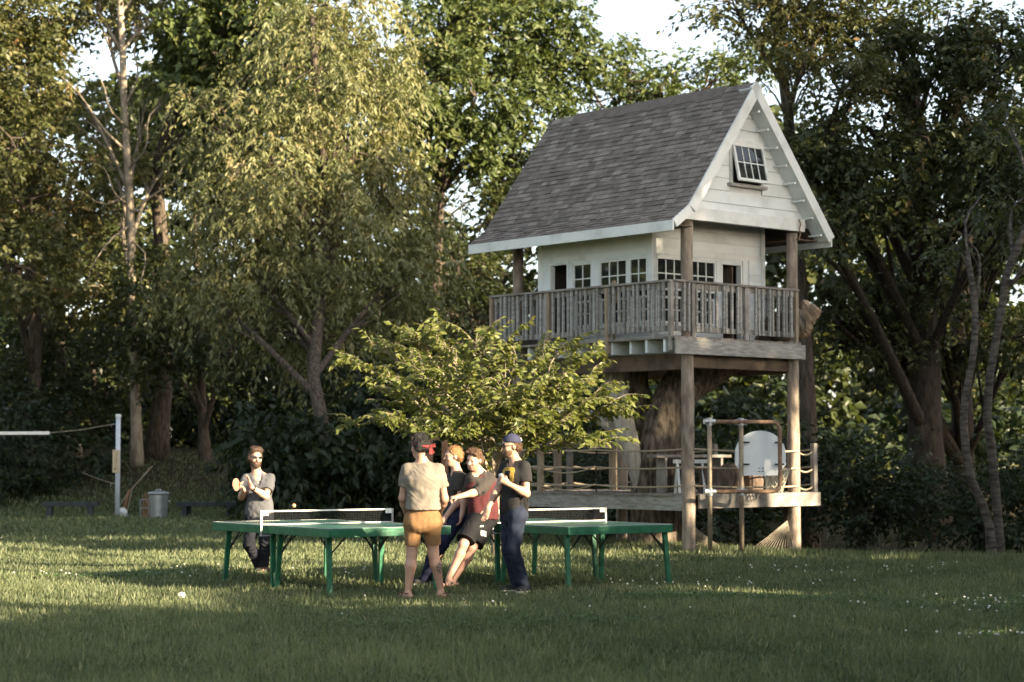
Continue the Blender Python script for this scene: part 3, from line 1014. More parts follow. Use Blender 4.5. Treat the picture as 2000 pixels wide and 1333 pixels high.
# ------------------------------------------------------------------ lower platform with rope railing
def build_platform():
    rng = random.Random(8)
    T = thing('lower_deck', 'low grey plank platform with rope railing under the treehouse', 'platform', P0, PHI)
    Z = 0.90
    x = 0.14
    MB().box(-0.09, -0.045, 0.0, 4.3, Z - 0.26, Z - 0.002).build('side_fascia', 'm_fascia', T, bevel=0.004)
    MB().box(0.125, 3.0, -0.125, -0.08, Z - 0.225, Z - 0.004).build('front_fascia', 'm_rail', T, bevel=0.004)
    MB().box(2.955, 2.998, -0.078, 4.3, Z - 0.225, Z - 0.036).build('side_fascia', 'm_rail', T)
    y = -0.07
    while y < 4.25:
        w = 0.138
        segs = [(-0.11, 2.99)]
        if abs(y) < 0.16:
            segs = [(0.125, 2.36), (2.6, 2.99)]
        if 1.1 < y + 0.07 < 2.3:
            segs = [(-0.11, 0.15), (1.75, 2.99)]     # hole for the trunk
        for a, b2 in segs:
            MB().box(a, b2, y, y + w, Z - 0.034, Z + rng.uniform(-0.003, 0.003)).build('deck_board', 'm_deck', T)
        y += 0.144
    for yj in (0.6, 2.6, 3.6):
        MB().box(-0.04, 2.95, yj, yj + 0.05, Z - 0.22, Z - 0.037).build('joist', 'm_girder', T)
    for q in ((0.06, 4.15), (2.0, 4.15), (2.88, 0.5), (2.88, 4.1)):
        MB().box(q[0] - 0.05, q[0] + 0.05, q[1] - 0.05, q[1] + 0.05, -0.9, Z - 0.04).build('stilt', 'm_girder', T)
    posts = {'a': (-0.02, 3.42), 'b': (-0.02, 4.24), 'c': (2.93, -0.04), 'd': (2.93, 2.2), 'e': (2.93, 4.2), 'f': (1.4, 4.24)}
    for k, (px_, py_) in posts.items():
        MB().box(px_ - 0.045, px_ + 0.045, py_ - 0.045, py_ + 0.045, Z + 0.002, Z + 0.80).build('rope_post', 'm_newwood' if k in 'ab' else 'm_rail', T, bevel=0.006)
    rod = MB().tube([(-0.03, 2.05, Z - 0.05), (-0.03, 2.05, Z + 0.66)], 0.012, n=6).build('rod', 'm_dark', T)

    def rope(a, b2, sag, r=0.016):
        a, b2 = Vector(a), Vector(b2)
        pts = []
        for i in range(11):
            t = i / 10
            p = a.lerp(b2, t)
            p.z -= sag * 4 * t * (1 - t)
            pts.append(p)
        MB().tube(pts, r, n=6).build('rope', 'm_rope', T, smooth=True)
    for h in (0.70, 0.42, 0.13):
        rope((-0.03, 4.24, Z + h), (-0.03, 3.42, Z + h), 0.01)
        rope((-0.03, 3.42, Z + h + 0.0), (-0.03, 2.05, Z + h - 0.01), 0.02)
        rope((-0.03, 2.05, Z + h - 0.01), (-0.09, 0.0, Z + h + 0.0), 0.03)
        rope((0.02, -0.11, Z + h), (2.45, -0.11, Z + h - 0.03), 0.02)
        rope((2.58, -0.03, Z + h - 0.06), (2.93, -0.04, Z + h - 0.02), 0.05)
        rope((2.93, -0.04, Z + h), (2.93, 2.2, Z + h), 0.06)
        rope((2.93, 2.2, Z + h), (2.93, 4.2, Z + h), 0.06)
        rope((2.93, 4.24, Z + h), (1.4, 4.24, Z + h), 0.06)
        rope((1.4, 4.24, Z + h), (-0.02, 4.24, Z + h), 0.06)
    # sagging cross ropes at the far end
    rope((-0.05, 4.24, Z + 0.72), (-0.05, 3.42, Z + 0.4), 0.10, 0.012)
    rope((-0.05, 4.24, Z + 0.42), (-0.05, 3.42, Z + 0.1), 0.10, 0.012)
    rope((-0.06, 3.42, Z + 0.40), (-0.06, 2.05, Z + 0.42), 0.10, 0.012)
    rope((-0.06, 3.42, Z + 0.11), (-0.06, 2.05, Z + 0.13), 0.09, 0.012)
    return T


build_platform()


def build_deck_items():
    rng = random.Random(21)
    Z = 0.905
    # stump seats
    for i, (x, y, r, h, lab) in enumerate(((1.05, 0.42, 0.27, 0.42, 'broad dark stump seat on the platform beside the front log post'),
                                           (1.62, 0.55, 0.17, 0.45, 'upright split log seat behind the hoop frame pipes'),
                                           (2.05, 0.50, 0.15, 0.38, 'short round log seat behind the white backboard'),
                                           (2.30, 0.75, 0.13, 0.36, 'reddish log seat just left of the hoop net'))):
        c = th(x, y, Z)
        T = thing('log_stool', lab, 'stump', c, rng.uniform(0, 3))
        m = MB()
        m.tube([(0, 0, 0), (0.01, 0, h * 0.5), (0, 0.01, h)], [r * 1.06, r, r * 0.98], n=16, wob=0.06, rng=rng)
        m.build('trunk_section', 'm_stump', T)
        MB().lathe([(r * 0.9, h + 0.001), (r * 0.88, h + 0.006)], n=16).build('cut_top', 'm_cutwood', T)
    # plank bench
    c = th(0.55, 0.95, Z)
    T = thing('plank_bench', 'long narrow plank bench behind the front post ropes', 'bench', c, PHI)
    MB().box(-0.4, 1.35, -0.11, 0.11, 0.56, 0.61).build('seat', 'm_rail', T, bevel=0.005)
    for x in (-0.2, 1.1):
        MB().box(x, x + 0.05, -0.1, 0.1, 0.0, 0.558).build('leg', 'm_rail', T)
    # white folded thing beside the trunk
    c = th(0.42, 0.5, Z)
    T = thing('sawhorse', 'pale painted sawhorse stand left of the front log post', 'sawhorse', c, PHI)
    MB().beam((-0.22, 0, 0.5), (0.5, 0, 0.5), 0.06, 0.06).build('top_rail', 'm_white_trim', T)
    for x in (-0.15, 0.42):
        for s in (-1, 1):
            MB().beam((x, 0, 0.48), (x + s * 0.09, s * 0.14, 0.0), 0.035, 0.035).build('leg', 'm_white_trim', T)
    # wooden frame behind the trunk (left)
    c = th(0.55, 4.6, float(ground_z(0, 35)) )
    base = th(0.9, 3.4, Z)
    T = thing('timber_trestle', 'bare timber post and beam trestle left of the big trunk', 'trestle', base, PHI)
    for x in (-0.55, 0.75):
        MB().box(x - 0.05, x + 0.05, -0.05, 0.05, 0, 0.72).build('post', 'm_newwood', T)
    MB().box(-0.75, 0.95, -0.06, 0.06, 0.72, 0.84).build('beam', 'm_rail', T)


build_deck_items()


# ------------------------------------------------------------------ basketball frame
def build_hoop():
    # pipe frame standing just in front of the platform
    a = at(1387, 1083, 30.55)
    b = at(1449, 1084, 30.75)
    T = thing('basketball_hoop', 'basketball backboard on a bent rusty pipe frame beside the platform', 'basketball hoop', (a.x, a.y, 0), 0)
    off = (a.x, a.y, 0)
    ztop = at(1387, 824, 30.55).z
    zlow = at(1387, 961, 30.55).z
    for p in (a, b):
        MB().tube([(p.x, p.y, -0.1), (p.x, p.y, ztop + 0.03)], 0.036, n=10).build('upright', 'm_pipe', T, smooth=True, off=off)
    # U-shaped arm: top pipe from first upright, round two bends, back along the bottom
    q = at(1523, 840, 30.95)
    r = 0.14
    d = (Vector((q.x, q.y, 0)) - Vector((a.x, a.y, 0)))
    ln = d.length
    u = d.normalized()
    A = Vector((a.x, a.y, 0))
    pts = [A + Vector((0, 0, ztop))]
    for k in range(7):
        t = k / 6 * math.pi / 2
        pts.append(A + u * (ln - r + r * math.sin(t)) + Vector((0, 0, ztop - r + r * math.cos(t))))
    for k in range(7):
        t = k / 6 * math.pi / 2
        pts.append(A + u * (ln - r + r * math.cos(t)) + Vector((0, 0, zlow + r - r * math.sin(t))))
    pts.append(A + Vector((0, 0, zlow)))
    MB().tube(pts, 0.034, n=10).build('bent_arm', 'm_rust', T, smooth=True, off=off)
    for p in (a, b):
        for z in (ztop, zlow):
            pp = Vector((p.x, p.y, z))
            m = MB().tube([pp - u * 0.09, pp + u * 0.09], 0.045, n=10)
            m.tube([pp - Vector((0, 0, 0.06)), pp + Vector((0, 0, 0.06))], 0.046, n=10)
            m.build('fitting', 'm_galv', T, smooth=False, off=off)
    # backboard behind the arm, fan shaped
    bc = at(1486, 886, 31.12)
    nn = Vector((-u.y, u.x, 0))          # away from the viewer
    W2, H0, H1 = 0.435, -0.345, 0.355
    poly = [(-W2, H0 + 0.17), (-W2 + 0.14, H0), (W2 - 0.14, H0), (W2, H0 + 0.17), (W2, 0.0)]
    for k in range(1, 16):
        t = math.pi * k / 16
        poly.append((W2 * math.cos(t), H1 * math.sin(t)))
    poly.append((-W2, 0.0))
    m = MB()
    n = len(poly)
    v = []
    for dd in (0, 0.03):
        for (s, h) in poly:
            v.append(bc + u * s + nn * dd + Vector((0, 0, h)))
    m.add(v, [tuple(range(n)), tuple(reversed(range(n, 2 * n)))] + [(i, n + i, n + (i + 1) % n, (i + 1) % n) for i in range(n)])
    m.build('backboard', 'm_board', T, off=off)
    # clamps
    for s in (-0.30, 0.30):
        for h in (-0.17, 0.17):
            p = bc + u * s + Vector((0, 0, h)) - nn * 0.05
            MB().beam(p - u * 0.075, p + u * 0.075, 0.03, 0.025).build('clamp', 'm_brace', T, off=off)
    for s in (-0.03, 0.03):
        for h in (-0.28, -0.23):
            p = bc + u * s + Vector((0, 0, h)) - nn * 0.004
            MB().beam(p - u * 0.016, p + u * 0.016, 0.012, 0.012).build('bolt', 'm_brace', T, off=off)
    # rim and net on the far side
    rc = bc + u * 0.43 + nn * 0.30 + Vector((0, 0, -0.22))
    R = 0.225
    ring = [rc + Vector((R * math.cos(2 * math.pi * k / 24), R * math.sin(2 * math.pi * k / 24), 0)) for k in range(25)]
    m = MB().tube(ring, 0.011, n=6, cap=False)
    m.beam(bc + u * 0.1 + nn * 0.03 + Vector((0, 0, -0.24)), rc - nn * 0.2 - u * 0.08, 0.06, 0.02)
    m.build('rim', 'm_rust', T, off=off)
    m = MB()
    K, LV = 12, 6
    lv = []
    for j in range(LV + 1):
        t = j / LV
        rr = lerp(R, 0.12, t ** 0.8)
        lv.append([rc + Vector((rr * math.cos(2 * math.pi * (k + 0.5 * (j % 2)) / K), rr * math.sin(2 * math.pi * (k + 0.5 * (j % 2)) / K), -0.40 * t)) + u * (-0.05 * t) for k in range(K)])
    for j in range(LV):
        for k in range(K):
            p = lv[j][k]
            for k2 in ((k, (k - 1) % K) if j % 2 == 0 else (k, (k + 1) % K)):
                m.tube([p, lv[j + 1][k2]], 0.010, n=4, cap=False)
    m.build('hoop_net', 'm_netcord', T, off=off)


build_hoop()


# ------------------------------------------------------------------ rope hammock slung between the two front posts
def build_hammock():
    A = th(0.11, 0.05, 0.43)
    B = th(2.38, 0.05, 0.45)
    T = thing('hammock', 'striped rope hammock slung between the two front log posts', 'hammock', (A.x, A.y, 0), 0)
    off = (A.x, A.y, 0)
    u = (B - A).normalized()
    u.z = 0
    u.normalize()
    n = Vector((-u.y, u.x, 0))
    ends = []
    for P, s, e0, e1 in ((A, 1, at(1362, 1083, 31.5), at(1424, 1079, 31.9)), (B, -1, at(1456, 1080, 32.1), at(1562, 1085, 32.5))):
        cen = (e0 + e1) / 2
        bar = (e1 - e0) / 2
        m = MB()
        for k in range(15):
            q = cen + bar * ((k / 14 - 0.5) * 2 * 0.95)
            m.tube([P, P.lerp(q, 0.5) - Vector((0, 0, 0.012)), q], 0.0055, n=4, cap=False)
        m.build('cords', 'm_cord', T, off=off)
        MB().tube([cen - bar, cen + bar], 0.018, n=8).build('spreader_bar', 'm_stick', T, smooth=True, off=off)
        MB().tube([P, P - u * (s * 0.10) + Vector((0, 0, 0.06))], 0.012, n=6).build('hanging_ring', 'm_galv', T, off=off)
        ends.append((cen, bar))
    m = MB()
    for k in range(19):
        f = (k / 18 - 0.5) * 1.8
        a = ends[0][0] + ends[0][1] * f
        b = ends[1][0] + ends[1][1] * f
        mid = a.lerp(b, 0.5) - Vector((0, -0.25, 0.06 * (1 - 0.5 * f * f)))
        m.tube([a, a.lerp(mid, 0.55) - Vector((0, 0, 0.03)), mid, mid.lerp(b, 0.45) - Vector((0, 0, 0.03)), b], 0.007, n=4, cap=False)
    m.build('bed', 'm_cord', T, off=off)


build_hammock()

p = at(1568, 1068, 36.5)
tag(MB().sphere((0, 0, 0), 0.122, n=20, m=14).build('basketball', 'm_ball_brown', smooth=True), 'worn brown basketball on the ground right of the far log post', 'ball').location = (p.x, p.y, float(ground_z(p.x, p.y)) + 0.115)
# ------------------------------------------------------------------ trees
DM = 2.3          # overall leaf clump density
LS = 1.22         # overall leaf size


def crown_leaves(rng, lobes, clump_r, leaf, dens, droop=0.5, gap=0.25, twigs=9, per_twig=9, twig_len=0.55, hang=0.0, tone_sd=0.18):
    """lobes: list of (centre(3), radii(3)).  Returns leaf arrays and the clump centres."""
    Ps, Ds, Ns, Ls, Rs, Cs = [], [], [], [], [], []
    for c, r in lobes:
        c = np.array(c); r = np.array(r)
        vol = r[0] * r[1] * r[2]
        area = (r[0] * r[1] + r[0] * r[2] + r[1] * r[2])
        nc = max(4, int(dens * area * 1.5 * DM))
        d = nrm(rng.normal(size=(nc, 3)))
        rad = rng.uniform(0.35, 1.0, nc) ** 0.5
        # uneven outline: push clumps in and out by direction noise
        ph = rng.uniform(0, 6.28, 3)
        wob = 1 + 0.22 * np.sin(d[:, 0] * 5 + ph[0]) * np.sin(d[:, 2] * 4 + ph[1]) + 0.15 * np.sin(d[:, 1] * 7 + ph[2])
        cc = c + d * r * (rad * wob)[:, None]
        # gaps
        g = np.sin(cc[:, 0] * 1.5 / clump_r * 0.5 + ph[1]) * np.sin(cc[:, 2] * 1.7 / clump_r * 0.5 + ph[2]) * np.sin(cc[:, 1] * 0.9 / clump_r * 0.5 + ph[0])
        keep = g > np.quantile(g, gap)
        cc = cc[keep]; d = d[keep]; n = len(cc)
        if n == 0:
            continue
        tone = rng.normal(0, tone_sd, n) + rng.normal(0, 0.07)
        Cs.append(cc)
        nt = n * twigs
        ci = np.repeat(np.arange(n), twigs)
        tdir = nrm(d[ci] * 0.55 + rng.normal(size=(nt, 3)) * 0.75 + np.array([0, 0, -0.25 * droop]))
        ts = cc[ci] + rng.normal(size=(nt, 3)) * clump_r * np.array([0.5, 0.5, 0.35])
        tl = twig_len * rng.uniform(0.6, 1.3, nt)
        nl = nt * per_twig
        ti = np.repeat(np.arange(nt), per_twig)
        t = np.tile((np.arange(per_twig) + 0.5) / per_twig, nt) + rng.normal(0, 0.05, nl)
        pos = ts[ti] + tdir[ti] * (tl[ti] * t)[:, None]
        pos[:, 2] -= (hang + 0.25 * droop) * tl[ti] * t * t
        side = nrm(np.cross(tdir[ti], np.array([0, 0, 1.0])) + 1e-3)
        sg = np.where(np.arange(nl) % 2 == 0, 1.0, -1.0)
        ld = nrm(tdir[ti] * 0.6 + side * (sg * 0.75)[:, None] + np.array([0, 0, -droop]) + rng.normal(size=(nl, 3)) * 0.35)
        nn = nrm(np.array([0, 0, 0.40]) + d[ci][ti] * 0.40 + rng.normal(size=(nl, 3)) * 0.70)
        Ps.append(pos); Ds.append(ld); Ns.append(nn)
        Ls.append(LS * leaf * rng.uniform(0.5, 1.4, nl))
        Rs.append(0.45 + tone[ci][ti] + rng.normal(0, 0.17, nl))
    return tuple(np.concatenate(a) for a in (Ps, Ds, Ns, Ls, Rs)) + (np.concatenate(Cs),)


def smooth_path(pts, n):
    pts = [np.array(p, float) for p in pts]
    if len(pts) < 3:
        return [lerp(pts[0], pts[-1], i / (n - 1)) for i in range(n)]
    out = []
    P = [2 * pts[0] - pts[1]] + pts + [2 * pts[-1] - pts[-2]]
    m = len(pts) - 1
    for i in range(n):
        t = i / (n - 1) * m
        k = min(int(t), m - 1)
        f = t - k
        a, b, c, d = P[k], P[k + 1], P[k + 2], P[k + 3]
        out.append(0.5 * (2 * b + (c - a) * f + (2 * a - 5 * b + 4 * c - d) * f * f + (3 * b - a - 3 * c + d) * f ** 3))
    return out





def tree(name, label, path, r0, r1, lobes, leafm, bark, group=None, seed=0, dens=2.4, leaf=0.15, wratio=0.5, clump_r=0.5, droop=0.5, gap=0.25,
         twigs=9, per_twig=9, twig_len=0.55, limbs=True, cat='tree', hang=0.0, tone_sd=0.18, extra=None, rough_trunk=0.05):
    """path: trunk points (world); lobes: (centre, radii)"""
    rng = np.random.default_rng(seed + 100)
    rr = random.Random(seed)
    base = Vector(path[0])
    T = thing(name, label, cat, base, 0, group)
    off = np.array(base)
    m = MB()
    tp = smooth_path(path, 14)
    n = len(tp)
    rad = [lerp(r0, r1, (i / (n - 1)) ** 0.8) * (1.0 + 0.45 * max(0, 1 - i / 1.6)) for i in range(n)]
    m.tube([p + np.array([rr.uniform(-1, 1), rr.uniform(-1, 1), 0]) * r0 * 0.12 * (i > 0) for i, p in enumerate(tp)], rad, n=9, wob=rough_trunk, rng=rr)
    if lobes:
        P, D, Nn, Ln, R, C = crown_leaves(rng, lobes, clump_r, leaf, dens, droop, gap, twigs, per_twig, twig_len, hang, tone_sd)
        leaf_obj('crown', P, D, Nn, Ln, Ln * wratio, R, leafm, T, off)
        if limbs:
            tpa = np.array(tp)
            for c, r in lobes:
                c = np.array(c)
                # start on the trunk somewhat below the lobe
                zt = c[2] - np.linalg.norm(c[:2] - tpa[:, :2], axis=1).min() * 0.8 - 0.6
                k = int(np.argmin(np.abs(tpa[:, 2] - zt)))
                k = max(2, min(k, n - 2))
                s = tpa[k]
                mid = lerp(s, c, 0.5) + np.array([rr.uniform(-.2, .2), rr.uniform(-.2, .2), 0.25])
                lr = min(rad[k] * 0.6, 0.03 + 0.02 * np.linalg.norm(c - s))
                pts = smooth_path([s, mid, c], 7)
                m.tube(pts, [lerp(lr, lr * 0.35, i / 6) for i in range(7)], n=6, cap=False)
                # branchlets to clumps near this lobe
                dd = np.linalg.norm((C - c) / np.array(r), axis=1)
                idx = np.where(dd < 1.25)[0]
                rng.shuffle(idx)
                for j in idx[:14]:
                    q = pts[rr.randint(2, 6)]
                    e = C[j]
                    mm_ = lerp(q, e, 0.5) + np.array([rr.uniform(-.15, .15), rr.uniform(-.15, .15), 0.12])
                    m.tube(smooth_path([q, mm_, e], 5), [lr * 0.4, lr * 0.32, lr * 0.25, lr * 0.17, 0.006], n=4, cap=False)
    if extra:
        for pts, a, b in extra:
            k = 8
            m.tube(smooth_path(pts, k), [lerp(a, b, i / (k - 1)) for i in range(k)], n=6, cap=False)
    m.build('trunk', bark, T, smooth=True, off=off)
    return T


def lob(px, py, rx, ry, Y, rz=None):
    """crown lobe from the photograph: centre pixel, pixel radii, distance"""
    c = at(px, py, Y)
    s = Y / FPX
    return (tuple(c), (rx * s, (rz if rz else (rx + ry) / 2) * s, ry * s))


def pth(pts, Y):
    out = []
    for q in pts:
        out.append(tuple(at(q[0], q[1], Y + (q[2] if len(q) > 2 else 0))))
    x, y, z = out[0]
    out[0] = (x, y, float(ground_z(x, y)) - 0.15)
    return out


G1 = 'trees in the wood behind the lawn'
# --- left side of the wood
tree('slender_tree', 'slender straight pale trunk rising left of the volleyball post with dead twigs', pth([(268, 920), (262, 700), (255, 450), (243, 200), (235, 0), (232, -160)], 56), 0.15, 0.08,
     [lob(150, -40, 130, 100, 57), lob(310, -70, 120, 90, 57), lob(215, 40, 90, 50, 58), lob(330, 45, 80, 60, 57), lob(160, 190, 80, 50, 58), lob(310, 200, 70, 60, 58), lob(200, 290, 80, 45, 58.5), lob(330, 320, 70, 60, 58), lob(230, 400, 80, 45, 58.5)], 'l_pale', 'm_bark_pale', G1, 1, dens=1.8, gap=0.4, droop=0.7,
     extra=[([at(252, 380, 56), at(200, 400, 55.6), at(150, 370, 55), at(120, 400, 55)], 0.04, 0.008),
            ([at(254, 420, 56), at(300, 380, 55.5), at(345, 350, 55), at(365, 300, 55)], 0.04, 0.008),
            ([at(252, 300, 56), at(200, 250, 55.5), at(160, 190, 55), at(120, 150, 55)], 0.05, 0.01),
            ([at(254, 440, 56), at(215, 470, 55), at(180, 520, 54.6), at(170, 560, 54)], 0.035, 0.006),
            ([at(256, 470, 56), at(285, 500, 55), at(275, 560, 54.8), at(300, 600, 54)], 0.03, 0.006),
            ([at(250, 330, 56), at(285, 290, 55), at(290, 230, 55), at(320, 200, 55)], 0.035, 0.006),
            ([at(252, 400, 56), at(225, 380, 55), at(205, 330, 55), at(180, 320, 54.6)], 0.03, 0.006),
            ([at(250, 250, 56), at(215, 215, 55), at(200, 160, 55), at(165, 110, 54.6)], 0.045, 0.008),
            ([at(248, 200, 56), at(270, 150, 56), at(262, 90, 56), at(290, 40, 56)], 0.04, 0.008)])
tree('thick_tree', 'thick leaning trunk whose foot catches the sun beyond the silver bin', pth([(305, 916), (316, 780), (318, 600), (312, 420), (302, 340), (350, 200, -1), (430, 80, -2), (465, -60, -2)], 58), 0.30, 0.12,
     [lob(430, 60, 120, 100, 56), lob(520, 130, 90, 100, 55), lob(380, 190, 90, 70, 56), lob(490, -40, 130, 80, 56), lob(560, 30, 90, 90, 56), lob(440, 240, 70, 60, 55.5)],
     'l_fresh', 'm_bark', G1, 2, dens=1.9, leaf=0.2, wratio=0.62, gap=0.3, droop=0.8)
tree('pale_willowy_tree', 'tall pale yellow-green drooping tree catching the sun in the upper middle left', pth([(648, 962, -4.5), (630, 820, -4), (612, 720, -3), (628, 560, -1), (640, 400), (620, 200), (610, 30)], 50), 0.19, 0.09,
     [lob(600, 130, 140, 120, 50), lob(520, 300, 130, 120, 49), lob(690, 290, 120, 130, 50), lob(600, 420, 160, 110, 48.5), lob(740, 150, 90, 110, 51),
      lob(640, 10, 130, 80, 51), lob(440, 420, 100, 90, 49.5), lob(760, 400, 90, 100, 50), lob(500, 550, 140, 80, 49), lob(690, 540, 140, 80, 49.5),
      lob(420, 250, 70, 90, 50.5), lob(380, 550, 90, 70, 50), lob(800, 540, 90, 80, 51), lob(590, 640, 120, 50, 49.5)], 'l_pale', 'm_bark', G1, 3, dens=3.1, leaf=0.135, wratio=0.36, droop=1.1, gap=0.34, hang=0.5,
     clump_r=0.34, twigs=6, per_twig=14, twig_len=0.85, tone_sd=0.2)
tree('shady_tree', 'dark leafy tree filling the far left edge above the net tape', pth([(60, 962), (62, 820), (70, 650), (60, 450), (70, 250), (50, 60)], 57), 0.26, 0.1,
     [lob(50, 130, 110, 90, 56), lob(20, 270, 90, 80, 55), lob(110, 30, 110, 70, 57), lob(20, 20, 90, 80, 56), lob(60, 390, 110, 60, 55), lob(30, 520, 120, 80, 54),
      lob(120, 330, 80, 50, 56), lob(-60, 180, 90, 130, 56), lob(-60, 420, 90, 120, 56)], 'l_warm', 'm_bark', G1, 4, dens=2.3, gap=0.25)
tree('golden_tree', 'small leaning tree with yellowing leaves and sunlit bark on the left', pth([(150, 940), (128, 760), (112, 600), (108, 500), (122, 430), (140, 340)], 60), 0.17, 0.07,
     [lob(40, 390, 80, 45, 58), lob(140, 470, 90, 60, 58.5), lob(80, 560, 90, 50, 58), lob(200, 560, 80, 60, 59), lob(170, 380, 60, 40, 58)], 'l_warm', 'm_bark_pale', G1, 5, dens=2.2, gap=0.3)
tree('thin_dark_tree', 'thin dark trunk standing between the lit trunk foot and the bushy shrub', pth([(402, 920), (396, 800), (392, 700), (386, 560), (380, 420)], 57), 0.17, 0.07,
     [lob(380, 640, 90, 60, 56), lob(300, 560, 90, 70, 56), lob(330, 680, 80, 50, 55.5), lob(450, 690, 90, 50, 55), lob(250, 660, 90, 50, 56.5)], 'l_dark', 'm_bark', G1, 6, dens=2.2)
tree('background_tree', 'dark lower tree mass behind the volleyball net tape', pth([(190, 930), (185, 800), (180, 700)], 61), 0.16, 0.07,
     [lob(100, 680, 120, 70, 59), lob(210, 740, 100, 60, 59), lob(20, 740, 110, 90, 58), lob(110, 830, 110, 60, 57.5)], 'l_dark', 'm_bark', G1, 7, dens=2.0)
# --- centre, behind the pale tree and the roof
tree('sunlit_tree', 'tall bright green tree between the pale tree and the treehouse roof', pth([(870, 960), (860, 760), (850, 560), (862, 330), (868, 200), (880, 40), (900, -120)], 58), 0.24, 0.1,
     [lob(870, 60, 100, 90, 57), lob(960, 70, 100, 90, 57), lob(1050, 90, 90, 90, 58), lob(830, 180, 90, 90, 56), lob(930, 190, 90, 80, 56), lob(1020, 200, 80, 60, 57),
      lob(880, 300, 90, 70, 56), lob(1110, 130, 60, 60, 58), lob(980, -30, 120, 70, 58), lob(1090, 40, 50, 50, 58)], 'l_fresh', 'm_bark', G1, 8, dens=2.5, leaf=0.16, gap=0.2)
tree('holed_tree', 'dark open crowned tree with sky showing through left of the roof edge', pth([(950, 965), (940, 800), (930, 650), (945, 500), (985, 330), (1040, 240)], 62), 0.22, 0.08,
     [lob(960, 320, 80, 60, 60), lob(880, 420, 100, 60, 59), lob(1010, 270, 80, 45, 60), lob(850, 520, 90, 60, 58), lob(950, 540, 80, 50, 59), lob(1040, 500, 70, 40, 60),
      lob(900, 620, 110, 60, 57), lob(1020, 600, 90, 50, 59), lob(800, 640, 90, 60, 56.5)], 'l_dark', 'm_bark', G1, 9, dens=1.7, gap=0.35)
tree('ridge_tree', 'green tree showing over the ridge of the treehouse roof', pth([(1320, 930), (1316, 700), (1310, 400), (1312, 260), (1316, 150)], 60), 0.22, 0.08,
     [lob(1200, 130, 80, 60, 59), lob(1290, 170, 90, 50, 58), lob(1380, 160, 80, 50, 58), lob(1170, 200, 80, 40, 58), lob(1440, 110, 70, 50, 59),
      lob(1250, 300, 90, 60, 59), lob(1390, 300, 90, 60, 59)], 'l_fresh', 'm_bark', G1, 10, dens=2.0, gap=0.3)
tree('treetop_tree', 'warm lit tree rising behind the gable peak against the sky', pth([(1575, 975), (1580, 800), (1560, 500), (1540, 250), (1520, 80), (1500, -60)], 44), 0.22, 0.08,
     [lob(1530, 50, 90, 60, 43), lob(1440, 20, 70, 40, 43), lob(1610, 60, 80, 60, 43), lob(1570, 140, 80, 50, 42), lob(1500, -30, 100, 50, 43), lob(1650, 150, 70, 60, 42),
      lob(1630, -20, 90, 50, 43)], 'l_warm', 'm_bark', G1, 11, dens=3.0, leaf=0.12, gap=0.3, clump_r=0.4)
# --- right side, in shade
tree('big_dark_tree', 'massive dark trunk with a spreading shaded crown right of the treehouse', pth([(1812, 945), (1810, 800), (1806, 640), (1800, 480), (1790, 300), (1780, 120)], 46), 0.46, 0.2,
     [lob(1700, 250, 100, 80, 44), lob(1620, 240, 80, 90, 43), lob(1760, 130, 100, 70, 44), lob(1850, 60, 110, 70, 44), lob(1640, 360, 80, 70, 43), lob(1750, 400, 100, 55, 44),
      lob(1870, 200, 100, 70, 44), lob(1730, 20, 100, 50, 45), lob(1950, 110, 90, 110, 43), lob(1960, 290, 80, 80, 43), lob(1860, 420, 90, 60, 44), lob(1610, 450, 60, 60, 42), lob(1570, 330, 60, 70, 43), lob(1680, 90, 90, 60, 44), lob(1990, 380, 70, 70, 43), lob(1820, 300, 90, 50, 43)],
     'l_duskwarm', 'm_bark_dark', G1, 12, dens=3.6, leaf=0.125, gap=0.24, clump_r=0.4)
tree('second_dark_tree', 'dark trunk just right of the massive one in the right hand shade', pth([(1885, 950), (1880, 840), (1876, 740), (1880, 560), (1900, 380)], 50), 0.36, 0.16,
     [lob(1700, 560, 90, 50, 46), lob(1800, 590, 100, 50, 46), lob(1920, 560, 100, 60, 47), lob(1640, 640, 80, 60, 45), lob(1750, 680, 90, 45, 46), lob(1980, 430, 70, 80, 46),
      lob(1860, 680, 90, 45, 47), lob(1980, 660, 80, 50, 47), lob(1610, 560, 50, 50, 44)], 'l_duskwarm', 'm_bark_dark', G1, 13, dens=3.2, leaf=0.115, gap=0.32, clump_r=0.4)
tree('pale_barked_sapling', 'thin crooked pale trunk leaning left at the right edge of the lawn', pth([(1938, 1075), (1931, 1019), (1894, 925), (1882, 800), (1896, 727), (1906, 608), (1890, 500)], 33), 0.085, 0.05,
     [lob(1890, 470, 70, 40, 33.5), lob(1920, 380, 70, 50, 34)], 'l_dark', 'm_bark_birch', G1, 14, dens=2.0, leaf=0.1, clump_r=0.3)
tree('pale_barked_forked_sapling', 'thin pale forked trunk at the far right edge of the lawn', pth([(1953, 1072), (1951, 1049), (1938, 896), (1928, 777), (1956, 608), (1966, 534), (2000, 455), (2040, 350)], 33.5), 0.085, 0.06,
     [lob(2010, 380, 60, 60, 34), lob(1975, 250, 60, 60, 34.5)], 'l_dark', 'm_bark_birch', G1, 15, dens=2.0, leaf=0.1, clump_r=0.3,
     extra=[([at(1962, 560, 33.5), at(1985, 545, 33.4), at(2010, 500, 33), at(2030, 470, 33)], 0.045, 0.03)])


